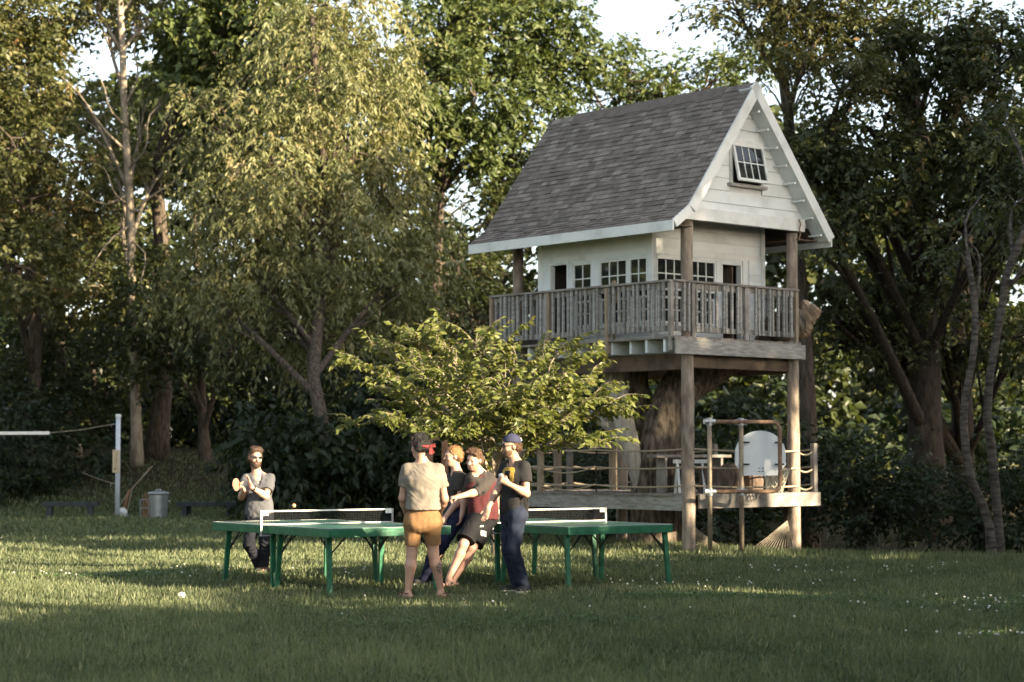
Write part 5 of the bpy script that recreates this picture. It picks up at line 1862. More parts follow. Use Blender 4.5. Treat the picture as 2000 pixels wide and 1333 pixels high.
def person(label, D, J, fwd, headf, skin, shirt, pants, hands, hairm, sleeve=0.62, hem=-0.02, pant_len=1.0, pant_loose=0.0, bare_foot=False,
           hair='short', shirt_mask=None, pant_mask=None, skin_mask=None, shirt_loose=0.0, seed=0, feet=None, head_up=(0, 0, 1), beard=False, belly=0.0, collar=((0.035, 0.085, 0.045),), leg_r=(0.105, 0.088)):
    Pn = {k: v3(at(q[0], q[1], D + (q[2] if len(q) > 2 else 0))) for k, q in J.items()}
    low = min(Pn['ankL'][2] - ground_z(*Pn['ankL'][:2]), Pn['ankR'][2] - ground_z(*Pn['ankR'][:2]))
    dz = 0.085 - low
    print('person', label[:24], 'shift', round(float(dz), 3))
    for k in Pn:
        w = 1.0 if k.startswith('ank') else (0.6 if k.startswith('kn') else 0.35)
        Pn[k][2] += dz * w
    fwd = nrm(v3(fwd))
    hipc = (Pn['hipL'] + Pn['hipR']) / 2
    shc = (Pn['shL'] + Pn['shR']) / 2
    base = (hipc[0], hipc[1], float(ground_z(hipc[0], hipc[1])))
    T = thing('person', label, 'person', base, 0, 'people around the table tennis tables')
    up = nrm(shc - hipc)
    side = nrm(Pn['shL'] - Pn['shR'])
    hside = nrm(Pn['hipL'] - Pn['hipR'])
    chest = shc - up * 0.10
    neck0 = shc + up * 0.035
    H = Pn['head']
    Rh = frame(headf, head_up)

    def hp(x, y, z):      # head point: side, forward, up
        return H + Rh.T @ v3((x, y, z))
    # ---------------- skin
    S = SDF(0.03)
    S.cap(Pn['hipL'], Pn['hipR'], 0.085, k=0.05)
    S.cap(hipc + up * 0.06, chest, 0.095, 0.105, asp=1.25, w=side, k=0.06)
    S.cap(chest, neck0, 0.10, 0.055, asp=1.45, w=side, k=0.05)
    for q in 'LR':
        S.cap(Pn['sh' + q] - up * 0.005, neck0 + up * 0.015, 0.048, 0.05, k=0.04)
    S.cap(neck0 - up * 0.01, hp(0, -0.015, -0.06), 0.058, 0.054, k=0.03)
    for s in 'LR':
        S.cap(Pn['sh' + s], Pn['el' + s], 0.050, 0.040)
        el, wr = Pn['el' + s], Pn['wr' + s]
        m = lerp(el, wr, 0.3)
        S.cap(el, m, 0.041, 0.042)
        S.cap(m, wr, 0.042, 0.0265)
        hh = hands[s]
        hand(S, wr, hh['d'], hh['palm'], hh['thumb'], hh.get('curl', 0.5), hh.get('sc', 1.0), hh.get('spread', 0))
        hip, kn, an = Pn['hip' + s], Pn['kn' + s], Pn['ank' + s]
        S.cap(hip, kn, 0.082, 0.055, k=0.04)
        back = nrm(-fwd + 0.0 * up)
        c = lerp(kn, an, 0.30) + back * 0.018
        S.cap(kn, c, 0.053, 0.056, k=0.03)
        S.cap(c, an, 0.056, 0.034, k=0.03)
        fd = nrm(v3((feet or {}).get(s, fwd)) * v3((1, 1, 0)))
        gz = float(ground_z(an[0], an[1]))
        S.cap(an - v3((0, 0, 0.03)), an - v3((0, 0, 0.045)) - fd * 0.035, 0.036, 0.034, k=0.02)
        S.cap(v3((an[0], an[1], gz + 0.035)), v3((an[0], an[1], gz + 0.028)) + fd * 0.15, 0.036, 0.026, asp=1.25, w=np.cross(fd, [0, 0, 1]), k=0.02)
    # head
    S.ell(hp(0, -0.012, 0.027), Rh, (0.074, 0.094, 0.088), k=0.02)
    S.ell(hp(0, 0.028, -0.035), Rh, (0.060, 0.063, 0.083), k=0.03)
    S.ell(hp(0, 0.046, -0.090), Rh, (0.040, 0.038, 0.030), k=0.03)
    S.cap(hp(-0.03, 0.076, 0.020), hp(0.03, 0.076, 0.020), 0.014, k=0.02)
    S.cap(hp(0, 0.086, 0.006), hp(0, 0.108, -0.030), 0.009, 0.0145, k=0.012)
    S.cap(hp(-0.017, 0.083, -0.064), hp(0.017, 0.083, -0.064), 0.010, k=0.01)
    for sx in (-1, 1):
        S.ell(hp(sx * 0.077, -0.012, -0.010), Rh, (0.011, 0.023, 0.032), k=0.01)
        S.ell(hp(sx * 0.040, 0.060, -0.030), Rh, (0.022, 0.025, 0.022), k=0.02)
        S.carve(hp(sx * 0.031, 0.100, 0.002), 0.013, 0.012)
    V, F = S.mesh(0.0095)
    mask = None
    mats = [skin]
    if skin_mask is not None:
        mats, mask = [skin, 'm_ink'], skin_mask(V[F].mean(1))
    skin_obj('body', V, F, mats, T, base, mask)
    # eyes and mouth
    for sx in (-1, 1):
        m = MB().sphere(tuple(hp(sx * 0.031, 0.080, 0.002)), 0.0115, n=10, m=8)
        m.build('eye', 'm_eye', T, smooth=True, off=base)
    MB().beam(tuple(hp(-0.020, 0.0925, -0.064)), tuple(hp(0.020, 0.0925, -0.064)), 0.006, 0.006).build('mouth', 'm_lip', T, off=base)
    # ---------------- hair
    if hair != 'none':
        S = SDF(0.02)
        S.ell(hp(0, -0.016, 0.030), Rh, (0.083, 0.100, 0.096))
        S.cap(hp(-0.05, -0.06, -0.02), hp(0.05, -0.06, -0.02), 0.045)
        if hair == 'quiff':
            S.cap(hp(-0.045, 0.055, 0.095), hp(0.045, 0.05, 0.098), 0.030)
            S.cap(hp(-0.045, 0.0, 0.105), hp(0.045, 0.0, 0.108), 0.030)
        if hair == 'sweep':
            S.cap(hp(-0.05, 0.062, 0.078), hp(0.05, 0.060, 0.085), 0.028)
            S.cap(hp(-0.06, 0.0, 0.09), hp(0.05, 0.0, 0.105), 0.028)
        if hair == 'thick':
            S.cap(hp(-0.045, -0.02, 0.10), hp(0.045, 0.0, 0.10), 0.042)
            S.cap(hp(-0.06, -0.03, 0.02), hp(0.06, -0.03, 0.02), 0.04)
            S.cap(hp(-0.045, -0.075, 0.0), hp(0.045, -0.075, 0.0), 0.035)
        S.cut(hp(0, 0.050, 0.055), Rh.T @ v3((0, 0.80, -0.60)))
        S.cut(hp(0, -0.03, -0.055), Rh.T @ v3((0, 0.30, -0.95)))
        V, F = S.mesh(0.0075)
        V = wrinkle(V, F, 0.006, 190, seed + 7)
        V = wrinkle(V, F, 0.005, 90, seed + 8)
        strands(skin_obj('hair', V, F, hairm, T, base), V, F, hairm, base, -Rh[1] * 0.5 + Rh[0] * 0.3, seed)
    if beard:
        S = SDF(0.02)
        S.ell(hp(0, 0.030, -0.060), Rh, (0.066, 0.066, 0.066))
        S.ell(hp(0, 0.055, -0.098), Rh, (0.046, 0.042, 0.040))
        S.cut(hp(0, 0.09, -0.045), Rh.T @ v3((0, 0.45, 0.90)))
        S.cut(hp(0, 0.0, -0.05), Rh.T @ v3((0, -1, 0.1)))
        S.carve(hp(0, 0.112, -0.064), 0.016, 0.006)
        V, F = S.mesh(0.0075)
        V = wrinkle(V, F, 0.005, 190, seed + 17)
        strands(skin_obj('beard', V, F, hairm, T, base), V, F, hairm, base, v3((0, 0, -0.8)), seed + 3, 0.016, 700)
    # ---------------- shirt
    S = SDF(0.045)
    e = 0.020 + shirt_loose
    S.cap(hipc + up * (hem - 0.06), hipc + up * 0.10, 0.118 + e, 0.112 + e, asp=1.24, w=hside, k=0.06)
    S.cap(hipc + up * 0.08, chest, 0.105 + e + belly, 0.112 + e, asp=1.28, w=side, k=0.07)
    S.cap(chest, neck0 - up * 0.02, 0.108 + e, 0.070, asp=1.5, w=side, k=0.05)
    for q in 'LR':
        S.cap(lerp(Pn['sh' + q], shc, 0.06) - up * 0.008, neck0 - up * 0.012, 0.056, 0.058, k=0.05)
    for s in 'LR':
        a, b = Pn['sh' + s], Pn['el' + s]
        S.cap(a, lerp(a, b, sleeve), 0.058, 0.070 if sleeve < 0.9 else 0.055, k=0.04)
        if sleeve > 1.0:
            S.cap(b, lerp(b, Pn['wr' + s], sleeve - 1), 0.054, 0.050, k=0.03)
    S.cut(hipc + up * hem, -up + fwd * 0.08)
    if collar:
        for dz_, df, rr_ in collar:
            S.carve(shc + up * dz_ + fwd * df, rr_, 0.015)
    V, F = S.mesh(0.0095)
    if sleeve < 0.9:
        for s in 'LR':
            a, b = Pn['sh' + s], Pn['el' + s]
            e = lerp(a, b, sleeve)
            dn = nrm(b - a)
            t = (V - e) @ dn
            near = (np.linalg.norm(V - e - dn * t[:, None], axis=1) < 0.085) & (t > 0)
            V[near] -= dn * (t[near] * 0.9)[:, None]
    V = wrinkle(V, F, 0.007, 34, seed + 1, axis=up * 0.15 + side)
    V = wrinkle(V, F, 0.0035, 90, seed + 2)
    mask = None
    mats = [shirt] if not isinstance(shirt, list) else shirt
    if shirt_mask is not None:
        mask = shirt_mask(V[F].mean(1), vnormals(V, F)[1], dict(hipc=hipc, shc=shc, up=up, side=side, fwd=fwd, chest=chest, P=Pn))
    skin_obj('shirt', V, F, mats, T, base, mask)
    # ---------------- trousers or shorts
    S = SDF(0.03)
    S.cap(Pn['hipL'], Pn['hipR'], 0.112, k=0.05)
    S.cap(hipc, hipc + up * 0.16, 0.118, 0.110, asp=1.2, w=hside, k=0.05)
    S.cap(hipc - fwd * 0.035 - up * 0.02 + hside * 0.06, hipc - fwd * 0.035 - up * 0.02 - hside * 0.06, 0.10, k=0.05)
    for s in 'LR':
        hip, kn, an = Pn['hip' + s], Pn['kn' + s], Pn['ank' + s]
        if pant_len < 1.0:
            e = lerp(hip, kn, pant_len if not isinstance(pant_len, dict) else pant_len[s])
            S.cap(hip, e, leg_r[0], leg_r[1] + pant_loose, k=0.02)
            S.cut(e, nrm(kn - hip)) if False else None
        else:
            S.cap(hip, kn, 0.100, 0.074 + pant_loose, k=0.03)
            S.cap(kn, lerp(kn, an, 0.45), 0.072 + pant_loose, 0.066 + pant_loose, k=0.02)
            S.cap(lerp(kn, an, 0.45), an - v3((0, 0, 0.035)), 0.066 + pant_loose, 0.060 + pant_loose, k=0.02)
    S.cut(hipc + up * max(0.115, hem + 0.04), up)
    V, F = S.mesh(0.0095)
    if pant_len < 1.0:
        # flat hems
        for s in 'LR':
            hip, kn = Pn['hip' + s], Pn['kn' + s]
            e = lerp(hip, kn, pant_len)
            dn = nrm(kn - hip)
            t = (V - e) @ dn
            near = (np.linalg.norm(V - e, axis=1) < 0.17) & (t > 0)
            V[near] -= dn * (t[near] * 0.92)[:, None]
    V = wrinkle(V, F, 0.007, 46, seed + 3, axis=(0, 0, 1))
    V = wrinkle(V, F, 0.003, 100, seed + 4)
    mats = [pants] if not isinstance(pants, list) else pants
    mask = None
    if pant_mask is not None:
        mask = pant_mask(V[F].mean(1), vnormals(V, F)[1])
    skin_obj('shorts' if pant_len < 1 else 'trousers', V, F, mats, T, base, mask)
    return T, Pn, hp, Rh, base


def shoe(T, base, an, fd, upper, sole, sandal=False):
    fd = nrm(v3(fd) * v3((1, 1, 0)))
    gz = float(ground_z(an[0], an[1]))
    sd_ = np.cross(fd, [0, 0, 1])
    heel = v3((an[0], an[1], gz)) - fd * 0.055
    toe = v3((an[0], an[1], gz)) + fd * 0.165
    if not sandal:
        S = SDF(0.03)
        S.cap(heel + v3((0, 0, 0.045)) + fd * 0.01, toe + v3((0, 0, 0.035)), 0.040, 0.036, asp=1.2, w=sd_)
        S.cap(heel + fd * 0.04 + v3((0, 0, 0.08)), heel + fd * 0.05 + v3((0, 0, 0.05)), 0.046)
        S.cut(heel + v3((0, 0, 0.022)), (0, 0, -1))
        S.cut(heel + v3((0, 0, 0.105)), (0, 0, 1))
        V, F = S.mesh(0.008)
        o = skin_obj('shoe', V, F, upper, T, base)
    S = SDF(0.02)
    S.cap(heel + v3((0, 0, 0.012)), toe + v3((0, 0, 0.012)), 0.041, 0.039, asp=1.2, w=sd_)
    S.cut(heel + v3((0, 0, 0.023)), (0, 0, 1))
    S.cut(heel + v3((0, 0, -0.01)), (0, 0, -1))
    V, F = S.mesh(0.008)
    skin_obj('sole', V, F, sole, T, base)
    if sandal:
        m = MB()
        for t in (0.07, 0.12):
            c = heel + fd * (0.055 + t) + v3((0, 0, 0.02))
            m.tube([c + sd_ * (0.05 * math.cos(a)) + v3((0, 0, 0.048 * math.sin(a))) for a in np.linspace(0, math.pi, 9)], 0.007, n=5)
        c = heel + fd * 0.05 + v3((0, 0, 0.06))
        m.tube([c + fd * (-0.045 * math.sin(a)) + sd_ * (0.045 * math.cos(a)) for a in np.linspace(0, math.pi, 9)], 0.007, n=5)
        m.build('strap', upper, T, off=base)


def obj_from(S, h, name, mat, T, base):
    V, F = S.mesh(h)
    return skin_obj(name, V, F, mat, T, base)


# ------------------------------------------------------------------ 1: man in sunglasses with the bat
def man_one():
    J = dict(head=(499, 898, -0.03), shL=(528, 939, 0.0), shR=(479, 940, 0.0), elL=(519, 974, -0.16), wrL=(491, 956, -0.32), elR=(472, 975, -0.04), wrR=(477, 961, -0.28),
             hipL=(518, 1012), hipR=(496, 1012), knR=(486, 1072, -0.14), ankR=(507, 1114, 0.08), knL=(518, 1066, -0.10), ankL=(515, 1117, 0.02))
    T, P, hp, Rh, base = person('bearded man in sunglasses and grey v-neck shirt holding a bat at the far table end', 25.3, J, (0.15, -0.98, 0), (0.42, -0.88, -0.08), 's_fair', 'c_grey', 'c_denim_dark',
                                dict(L=dict(d=(-0.30, -0.1, 0.93), palm=(-0.75, -0.3, 0), thumb=(0, -1, 0.3), curl=0.12, spread=1.2), R=dict(d=(-0.55, -0.55, 0.55), palm=(0.5, -0.2, 0.6), thumb=(0, -1, 1), curl=0.95)),
                                'h_brown', sleeve=0.66, hem=-0.03, hair='quiff', collar=((0.03, 0.10, 0.058), (-0.03, 0.135, 0.038), (-0.065, 0.145, 0.02)), beard=True, seed=10, head_up=(0.05, 0, 1))
    for s in 'LR':
        shoe(T, base, P['ank' + s], (0.4, -0.9, 0), 'm_leather', 'm_shoe_dark')
    # sunglasses
    m = MB()
    for sx in (-1, 1):
        c = hp(sx * 0.032, 0.098, 0.004)
        R = Rh
        n = 12
        ring = [c + R.T @ v3((0.026 * math.cos(2 * math.pi * k / n), -0.004 * abs(math.cos(2 * math.pi * k / n)), 0.020 * math.sin(2 * math.pi * k / n))) for k in range(n)]
        o = len(m.v)
        m.add([tuple(q) for q in ring] + [tuple(q - R.T @ v3((0, 0.006, 0))) for q in ring], [tuple(range(n)), tuple(reversed(range(n, 2 * n)))] + [(i, n + i, n + (i + 1) % n, (i + 1) % n) for i in range(n)])
        m.beam(tuple(hp(sx * 0.058, 0.092, 0.010)), tuple(hp(sx * 0.080, -0.01, 0.008)), 0.005, 0.007)
    m.beam(tuple(hp(-0.012, 0.100, 0.010)), tuple(hp(0.012, 0.100, 0.010)), 0.006, 0.007)
    m.build('sunglasses', 'm_black_plastic', T, off=base)
    # watch on the raised wrist
    w = P['wrL']
    d = nrm(P['elL'] - P['wrL'])
    a = nrm(np.cross(d, [0, 0, 1.0]))
    b = np.cross(d, a)
    c = w + d * 0.035
    ring = [tuple(c + a * 0.034 * math.cos(t) + b * 0.034 * math.sin(t)) for t in np.linspace(0, 2 * math.pi, 17)]
    MB().tube(ring, 0.009, n=6, cap=False).build('watch', 'm_black_plastic', T, off=base)
    # bat in his right hand
    hw = P['wrR'] + nrm(v3((-0.55, -0.55, 0.55))) * 0.07
    bc = v3(at(461, 947, 25.3 - 0.42))
    bc[2] += hw[2] * 0 + 0.0
    d = nrm(bc - hw)
    n = v3((0.62, -0.76, 0.15))
    n = nrm(n - d * (n @ d))
    s = np.cross(d, n)
    B = thing('table_tennis_bat', 'orange-red table tennis bat held up by the bearded man', 'bat', tuple(hw))
    for nm, mat, o0, o1, rr in (('blade', 'm_cutwood', -0.0035, 0.0035, 0.079), ('rubber', 'm_red_rubber', 0.0037, 0.0065, 0.076), ('rubber', 'm_black_plastic', -0.0065, -0.0037, 0.076)):
        m = MB()
        K = 22
        vv = []
        for o in (o0, o1):
            for k in range(K):
                t = 2 * math.pi * k / K
                vv.append(tuple(bc + s * rr * math.cos(t) + d * rr * 1.05 * math.sin(t) + n * o))
        m.add(vv, [tuple(reversed(range(K))), tuple(range(K, 2 * K))] + [(i, (i + 1) % K, K + (i + 1) % K, K + i) for i in range(K)])
        m.build(nm, mat, B, off=tuple(hw))
    MB().tube([tuple(bc - d * 0.07), tuple(bc - d * 0.175)], [0.012, 0.014], n=8).build('handle', 'm_cutwood', B, off=tuple(hw))


# ------------------------------------------------------------------ 2: man seen from behind in tan shorts
def man_two():
    J = dict(head=(820, 873, 0.0), shL=(794, 918, 0.0), shR=(857, 918, 0.0), elL=(787, 974, 0.04), wrL=(796, 1012, 0.22), elR=(868, 976, 0.06), wrR=(858, 1004, 0.26),
             hipL=(808, 1020), hipR=(844, 1020), knL=(804, 1085, 0.02), knR=(846, 1082, 0.04), ankL=(797, 1157, 0.0), ankR=(861, 1154, 0.14))

    def tattoo(C):
        p = to_px(C)
        r = ((p[:, 0] - 858) / 5.5) ** 2 + ((p[:, 1] - 1110) / 11) ** 2
        pat = np.sin(p[:, 0] * 1.3 + p[:, 1] * 0.5) + np.sin(p[:, 1] * 0.9 - p[:, 0] * 0.4)
        return ((r < 1) & (pat > -0.5) & (C[:, 1] < C[p[:, 1] > 1100][:, 1].mean() + 0.1)).astype(int)
    T, P, hp, Rh, base = person('man seen from behind in beige shirt, tan shorts and red headband', 20.7, J, (-0.12, 0.99, 0), (-0.62, 0.78, -0.05), 's_tan', 'c_olive', 'c_khaki',
                                dict(L=dict(d=(0.2, 0.7, -0.5), palm=(0.9, 0, 0), thumb=(0, 0.5, 1), curl=0.5), R=dict(d=(-0.3, 0.8, -0.4), palm=(-0.9, 0, 0), thumb=(0, 0.5, 1), curl=0.5)),
                                'h_black', sleeve=0.58, hem=0.13, pant_len=0.72, pant_loose=0.0, leg_r=(0.096, 0.080), hair='thick', skin_mask=tattoo, seed=20, shirt_loose=0.008, feet=dict(L=(-0.5, 0.85, 0), R=(0.25, 0.95, 0)))
    for s, fd in (('L', (-0.5, 0.85, 0)), ('R', (0.25, 0.95, 0))):
        shoe(T, base, P['ank' + s], fd, 'm_leather', 'm_shoe_dark', sandal=True)
    # back pocket button and belt loops
    hc = (P['hipL'] + P['hipR']) / 2
    # headband with a knot
    S = SDF(0.01)
    S.ell(hp(0, -0.018, 0.024), Rh, (0.096, 0.113, 0.103))
    S.cut(hp(0, -0.09, 0.014), Rh.T @ v3((0, -0.30, 1)))
    S.cut(hp(0, -0.09, -0.014), Rh.T @ v3((0, 0.30, -1)))
    obj_from(S, 0.007, 'headband', 'c_bandana', T, base)
    m = MB()
    k0 = hp(0.055, -0.105, -0.005)
    m.sphere(tuple(k0), 0.016, n=8, m=6)
    m.beam(tuple(k0), tuple(k0 + v3((0.035, -0.02, -0.075))), 0.022, 0.008, up=(0, -1, 0), w2=0.034)
    m.beam(tuple(k0), tuple(k0 + v3((0.010, -0.03, -0.085))), 0.03, 0.008, up=(0.3, -1, 0), w2=0.03)
    m.beam(tuple(k0), tuple(k0 + v3((0.055, -0.01, 0.01))), 0.03, 0.008, up=(0, -1, 0), w2=0.04)
    m.build('headband_knot', 'c_bandana', T, off=base)


# ------------------------------------------------------------------ 3: fair haired man leaning back
def man_three():
    J = dict(head=(885, 890, 0.03), shL=(901, 932, -0.14), shR=(884, 930, 0.20), elL=(899, 972, -0.16), wrL=(868, 1012, -0.20), elR=(872, 970, 0.26), wrR=(852, 1002, 0.18),
             hipL=(893, 1010, -0.10), hipR=(887, 1010, 0.11), knL=(866, 1058, -0.26), ankL=(827, 1124, -0.20), knR=(850, 1062, -0.05), ankR=(832, 1122, 0.10))
    T, P, hp, Rh, base = person('ginger haired man in black shirt and dark jeans leaning between the tables, facing left', 23.8, J, (-0.96, -0.25, 0), (-0.96, -0.28, -0.05), 's_fair', 'c_charcoal', 'c_navy',
                                dict(L=dict(d=(-0.5, -0.1, -0.8), palm=(-0.2, 0.6, -0.4), thumb=(-0.5, -0.5, 0.5), curl=0.3), R=dict(d=(-0.6, 0, -0.6), palm=(0, -0.6, -0.3), thumb=(-1, 0, 0), curl=0.3)),
                                'h_ginger', sleeve=0.62, hem=-0.03, hair='short', seed=30, shirt_loose=0.006)
    for s in 'LR':
        shoe(T, base, P['ank' + s], (-0.95, -0.3, 0), 'm_shoe_dark', 'm_shoe_sole')


# ------------------------------------------------------------------ 4: man in raglan shirt and black shorts, arm out
def man_four():
    J = dict(head=(926, 897, -0.10), shL=(957, 933, 0.03), shR=(921, 931, -0.06), elL=(932, 960, -0.24), wrL=(896, 969, -0.36), elR=(908, 968, 0.10), wrR=(902, 1004, 0.08),
             hipL=(955, 1008, 0.05), hipR=(935, 1008, -0.06), knR=(905, 1062, -0.30), ankR=(876, 1126, -0.36), knL=(922, 1068, -0.16), ankL=(886, 1129, -0.18))

    def raglan(C, N, k):
        # sleeves darker than the body; the seam runs from collar to armpit
        P_ = k['P']
        m = np.zeros(len(C), int)
        for s in 'LR':
            a = P_['sh' + s]
            b = P_['el' + s]
            out = nrm(a - k['shc'])
            d_arm = nrm(b - a)
            t = np.clip((C - a) @ (b - a) / ((b - a) @ (b - a)), -0.05, 1.3)
            dist = np.linalg.norm(C - (a + t[:, None] * (b - a)), axis=1)
            lat = (C - k['shc']) @ out
            hgt = (C - k['shc']) @ k['up']
            m[(dist < 0.088) | ((lat > 0.05 - 0.6 * hgt) & (hgt > -0.04) & (lat > 0.03)) | (hgt > 0.03)] = 1
        return m

    def stripes(C, N):
        p = to_px(C)
        x, y = p[:, 0], p[:, 1]
        front = N[:, 1] < 0.1
        sl = (x - 944) * 0.25
        m = np.zeros(len(C), bool)
        for yc in (1038.5, 1042.2, 1046):
            m |= (np.abs(y - yc - sl) < 1.15) & (np.abs(x - 944.5) < 5.2)
        m |= (np.abs(y - 1027.5) < 1.8) & (np.abs(x - 941.5) < (y - 1024.5) * 0.9)
        return (m & front).astype(int)
    T, P, hp, Rh, base = person('squinting man in maroon and charcoal raglan shirt and black shorts pointing left', 23.5, J, (-0.62, -0.78, 0), (-0.52, -0.80, -0.22), 's_fair', ['c_maroon', 'c_charcoal'], ['c_shorts_black', 'c_white'],
                                dict(L=dict(d=(-0.95, -0.25, -0.15), palm=(0, 0.2, -0.9), thumb=(0, -1, 0.2), curl=1.1), R=dict(d=(-0.2, 0, -0.9), palm=(-0.4, 0, 0), thumb=(-1, 0, 0), curl=0.4)),
                                'h_auburn', sleeve=0.97, hem=-0.04, pant_len=0.86, pant_loose=0.028, hair='sweep', shirt_mask=raglan, pant_mask=stripes, seed=40, shirt_loose=0.008, head_up=(0.15, 0, 1), feet=dict(L=(-0.7, -0.6, 0), R=(-0.7, -0.6, 0)))
    for s in 'LR':
        shoe(T, base, P['ank' + s], (-0.7, -0.6, 0), 'm_shoe_dark', 'm_shoe_dark', sandal=True)
    # stubble
    S = SDF(0.02)
    S.ell(hp(0, 0.030, -0.060), Rh, (0.0625, 0.0640, 0.0600))
    S.ell(hp(0, 0.050, -0.094), Rh, (0.042, 0.040, 0.033))
    S.cut(hp(0, 0.09, -0.052), Rh.T @ v3((0, 0.5, 0.86)))
    S.cut(hp(0, 0.0, -0.05), Rh.T @ v3((0, -1, 0.1)))
    S.carve(hp(0, 0.112, -0.064), 0.020, 0.006)
    obj_from(S, 0.0075, 'stubble', 'm_stubble', T, base)


pmat('m_stubble', (0.40, 0.225, 0.15), (0.33, 0.175, 0.11), rough=0.7, scale=90)


# ------------------------------------------------------------------ 5: man in cap and jeans, facing left
def man_five():
    J = dict(head=(998, 869, 0.0), shL=(1025, 909, -0.06), shR=(987, 908, 0.11), elL=(1028, 962, -0.14), wrL=(992, 942, -0.32), elR=(973, 952, 0.06), wrR=(953, 990, -0.04),
             hipL=(1011, 1004, -0.09), hipR=(996, 1004, 0.09), knL=(1003, 1068, -0.16), ankL=(1025, 1135, -0.02), knR=(992, 1070, 0.06), ankR=(1009, 1130, 0.14))

    def print_(C, N, k):
        c0 = k['shc'] - k['up'] * 0.105
        a = (C - c0) @ k['side'] - 0.0
        b = (C - c0) @ k['up']
        on = (np.abs(a) < 0.085) & (np.abs(b) < 0.09) & (np.abs(a) + np.abs(b) < 0.145) & (N @ k['fwd'] > 0.1)
        hole = (np.abs(a) < 0.040) & (np.abs(b) < 0.048)
        return (on & ~hole).astype(int)
    T, P, hp, Rh, base = person('man in blue cap, black shirt with gold square print and jeans, standing', 22.3, J, (-0.62, -0.78, 0), (-0.95, -0.30, -0.06), 's_tan', ['c_black', 'c_gold'], 'c_denim',
                                dict(L=dict(d=(-0.8, -0.3, 0.55), palm=(-0.2, 0.9, 0.2), thumb=(-0.2, 0, 1), curl=0.9), R=dict(d=(-0.25, -0.1, -0.95), palm=(-0.2, -0.5, 0.1), thumb=(-1, -0.3, 0), curl=0.28, spread=0.5)),
                                'h_auburn', sleeve=0.58, hem=0.0, hair='none', shirt_mask=print_, seed=50, feet=dict(L=(-0.5, -0.85, 0), R=(-0.8, -0.5, 0)))
    for s, fd in (('L', (-0.35, -0.94, 0)), ('R', (-0.8, -0.5, 0))):
        shoe(T, base, P['ank' + s], fd, 'm_shoe_dark', 'm_shoe_sole')
    # hair showing below the cap
    S = SDF(0.02)
    S.ell(hp(0, -0.020, 0.022), Rh, (0.083, 0.098, 0.092))
    S.cap(hp(-0.045, -0.075, -0.03), hp(0.045, -0.075, -0.03), 0.030)
    S.cut(hp(0, -0.01, 0), Rh.T @ v3((0, 1, 0.0)))
    S.cut(hp(0, -0.06, -0.055), Rh.T @ v3((0, 0.25, -0.97)))
    V, F = S.mesh(0.0075)
    V = wrinkle(V, F, 0.006, 160, 57)
    strands(skin_obj('hair', V, F, 'h_auburn', T, base), V, F, 'h_auburn', base, v3((0.3, 0, -0.6)), 58)
    # cap: crown panels, brim, rear strap
    S = SDF(0.015)
    S.ell(hp(0, -0.014, 0.040), Rh, (0.091, 0.107, 0.100))
    S.cut(hp(0, 0, 0.040), Rh.T @ v3((0, 0.16, -1)))
    c = obj_from(S, 0.007, 'cap', 'c_cap', T, base)
    m = MB()
    n = 14
    top, bot = [], []
    for k in range(n + 1):
        t = math.pi * k / n
        for lst, dz in ((top, 0.003), (bot, -0.003)):
            lst.append(hp(0.078 * math.cos(t), 0.075 + 0.085 * math.sin(t) ** 0.7, 0.052 - 0.02 * math.sin(t) - 0.010 * abs(math.cos(t)) + dz))
    vv = [tuple(q) for q in top + bot]
    k = n + 1
    m.add(vv, [tuple(range(k)), tuple(reversed(range(k, 2 * k)))] + [(i, k + i, k + (i + 1) % k, (i + 1) % k) for i in range(k)])
    m.build('cap_brim', 'c_cap', T, off=base)
    MB().sphere(tuple(hp(0, -0.014, 0.141)), 0.008, n=8, m=6).build('cap_button', 'c_cap', T, off=base)
    MB().tube([tuple(hp(0.030 * math.cos(t), -0.118, 0.052 + 0.030 * math.sin(t))) for t in np.linspace(0, math.pi, 9)], 0.006, n=5).build('cap_strap', 'c_white', T, off=base)
    # spectacles
    m = MB()
    for sx in (-1, 1):
        m.tube([tuple(hp(sx * 0.032 + 0.023 * math.cos(t), 0.099 - 0.004 * abs(math.cos(t)), 0.002 + 0.018 * math.sin(t))) for t in np.linspace(0, 2 * math.pi, 15)], 0.0028, n=5, cap=False)
        m.beam(tuple(hp(sx * 0.056, 0.094, 0.008)), tuple(hp(sx * 0.080, -0.01, 0.004)), 0.004, 0.006)
    m.beam(tuple(hp(-0.010, 0.100, 0.006)), tuple(hp(0.010, 0.100, 0.006)), 0.004, 0.004)
    m.build('spectacles', 'm_black_plastic', T, off=base)
    # short beard
    S = SDF(0.02)
    S.ell(hp(0, 0.030, -0.060), Rh, (0.0635, 0.0650, 0.0610))
    S.ell(hp(0, 0.050, -0.094), Rh, (0.043, 0.041, 0.034))
    S.cut(hp(0, 0.09, -0.052), Rh.T @ v3((0, 0.5, 0.86)))
    S.cut(hp(0, 0.0, -0.05), Rh.T @ v3((0, -1, 0.1)))
    S.carve(hp(0, 0.112, -0.064), 0.016, 0.006)
    obj_from(S, 0.0075, 'beard', 'h_auburn', T, base)
    # drink can in his left hand
    c = P['wrL'] + nrm(v3((-0.8, -0.3, 0.55))) * 0.095 + v3((0.0, 0.035, 0.0))
    Cn = thing('drink_can', 'small silver can in the hand of the man in the cap', 'can', tuple(c))
    MB().lathe([(0.020, -0.055), (0.029, -0.048), (0.030, 0.042), (0.024, 0.055)], n=14).build('can_body', 'm_can', Cn, smooth=False)
    MB().lathe([(0.022, 0.0555), (0.021, 0.058)], n=14).build('can_lid', 'm_can', Cn)


for f in (man_one, man_two, man_three, man_four, man_five):
    f()


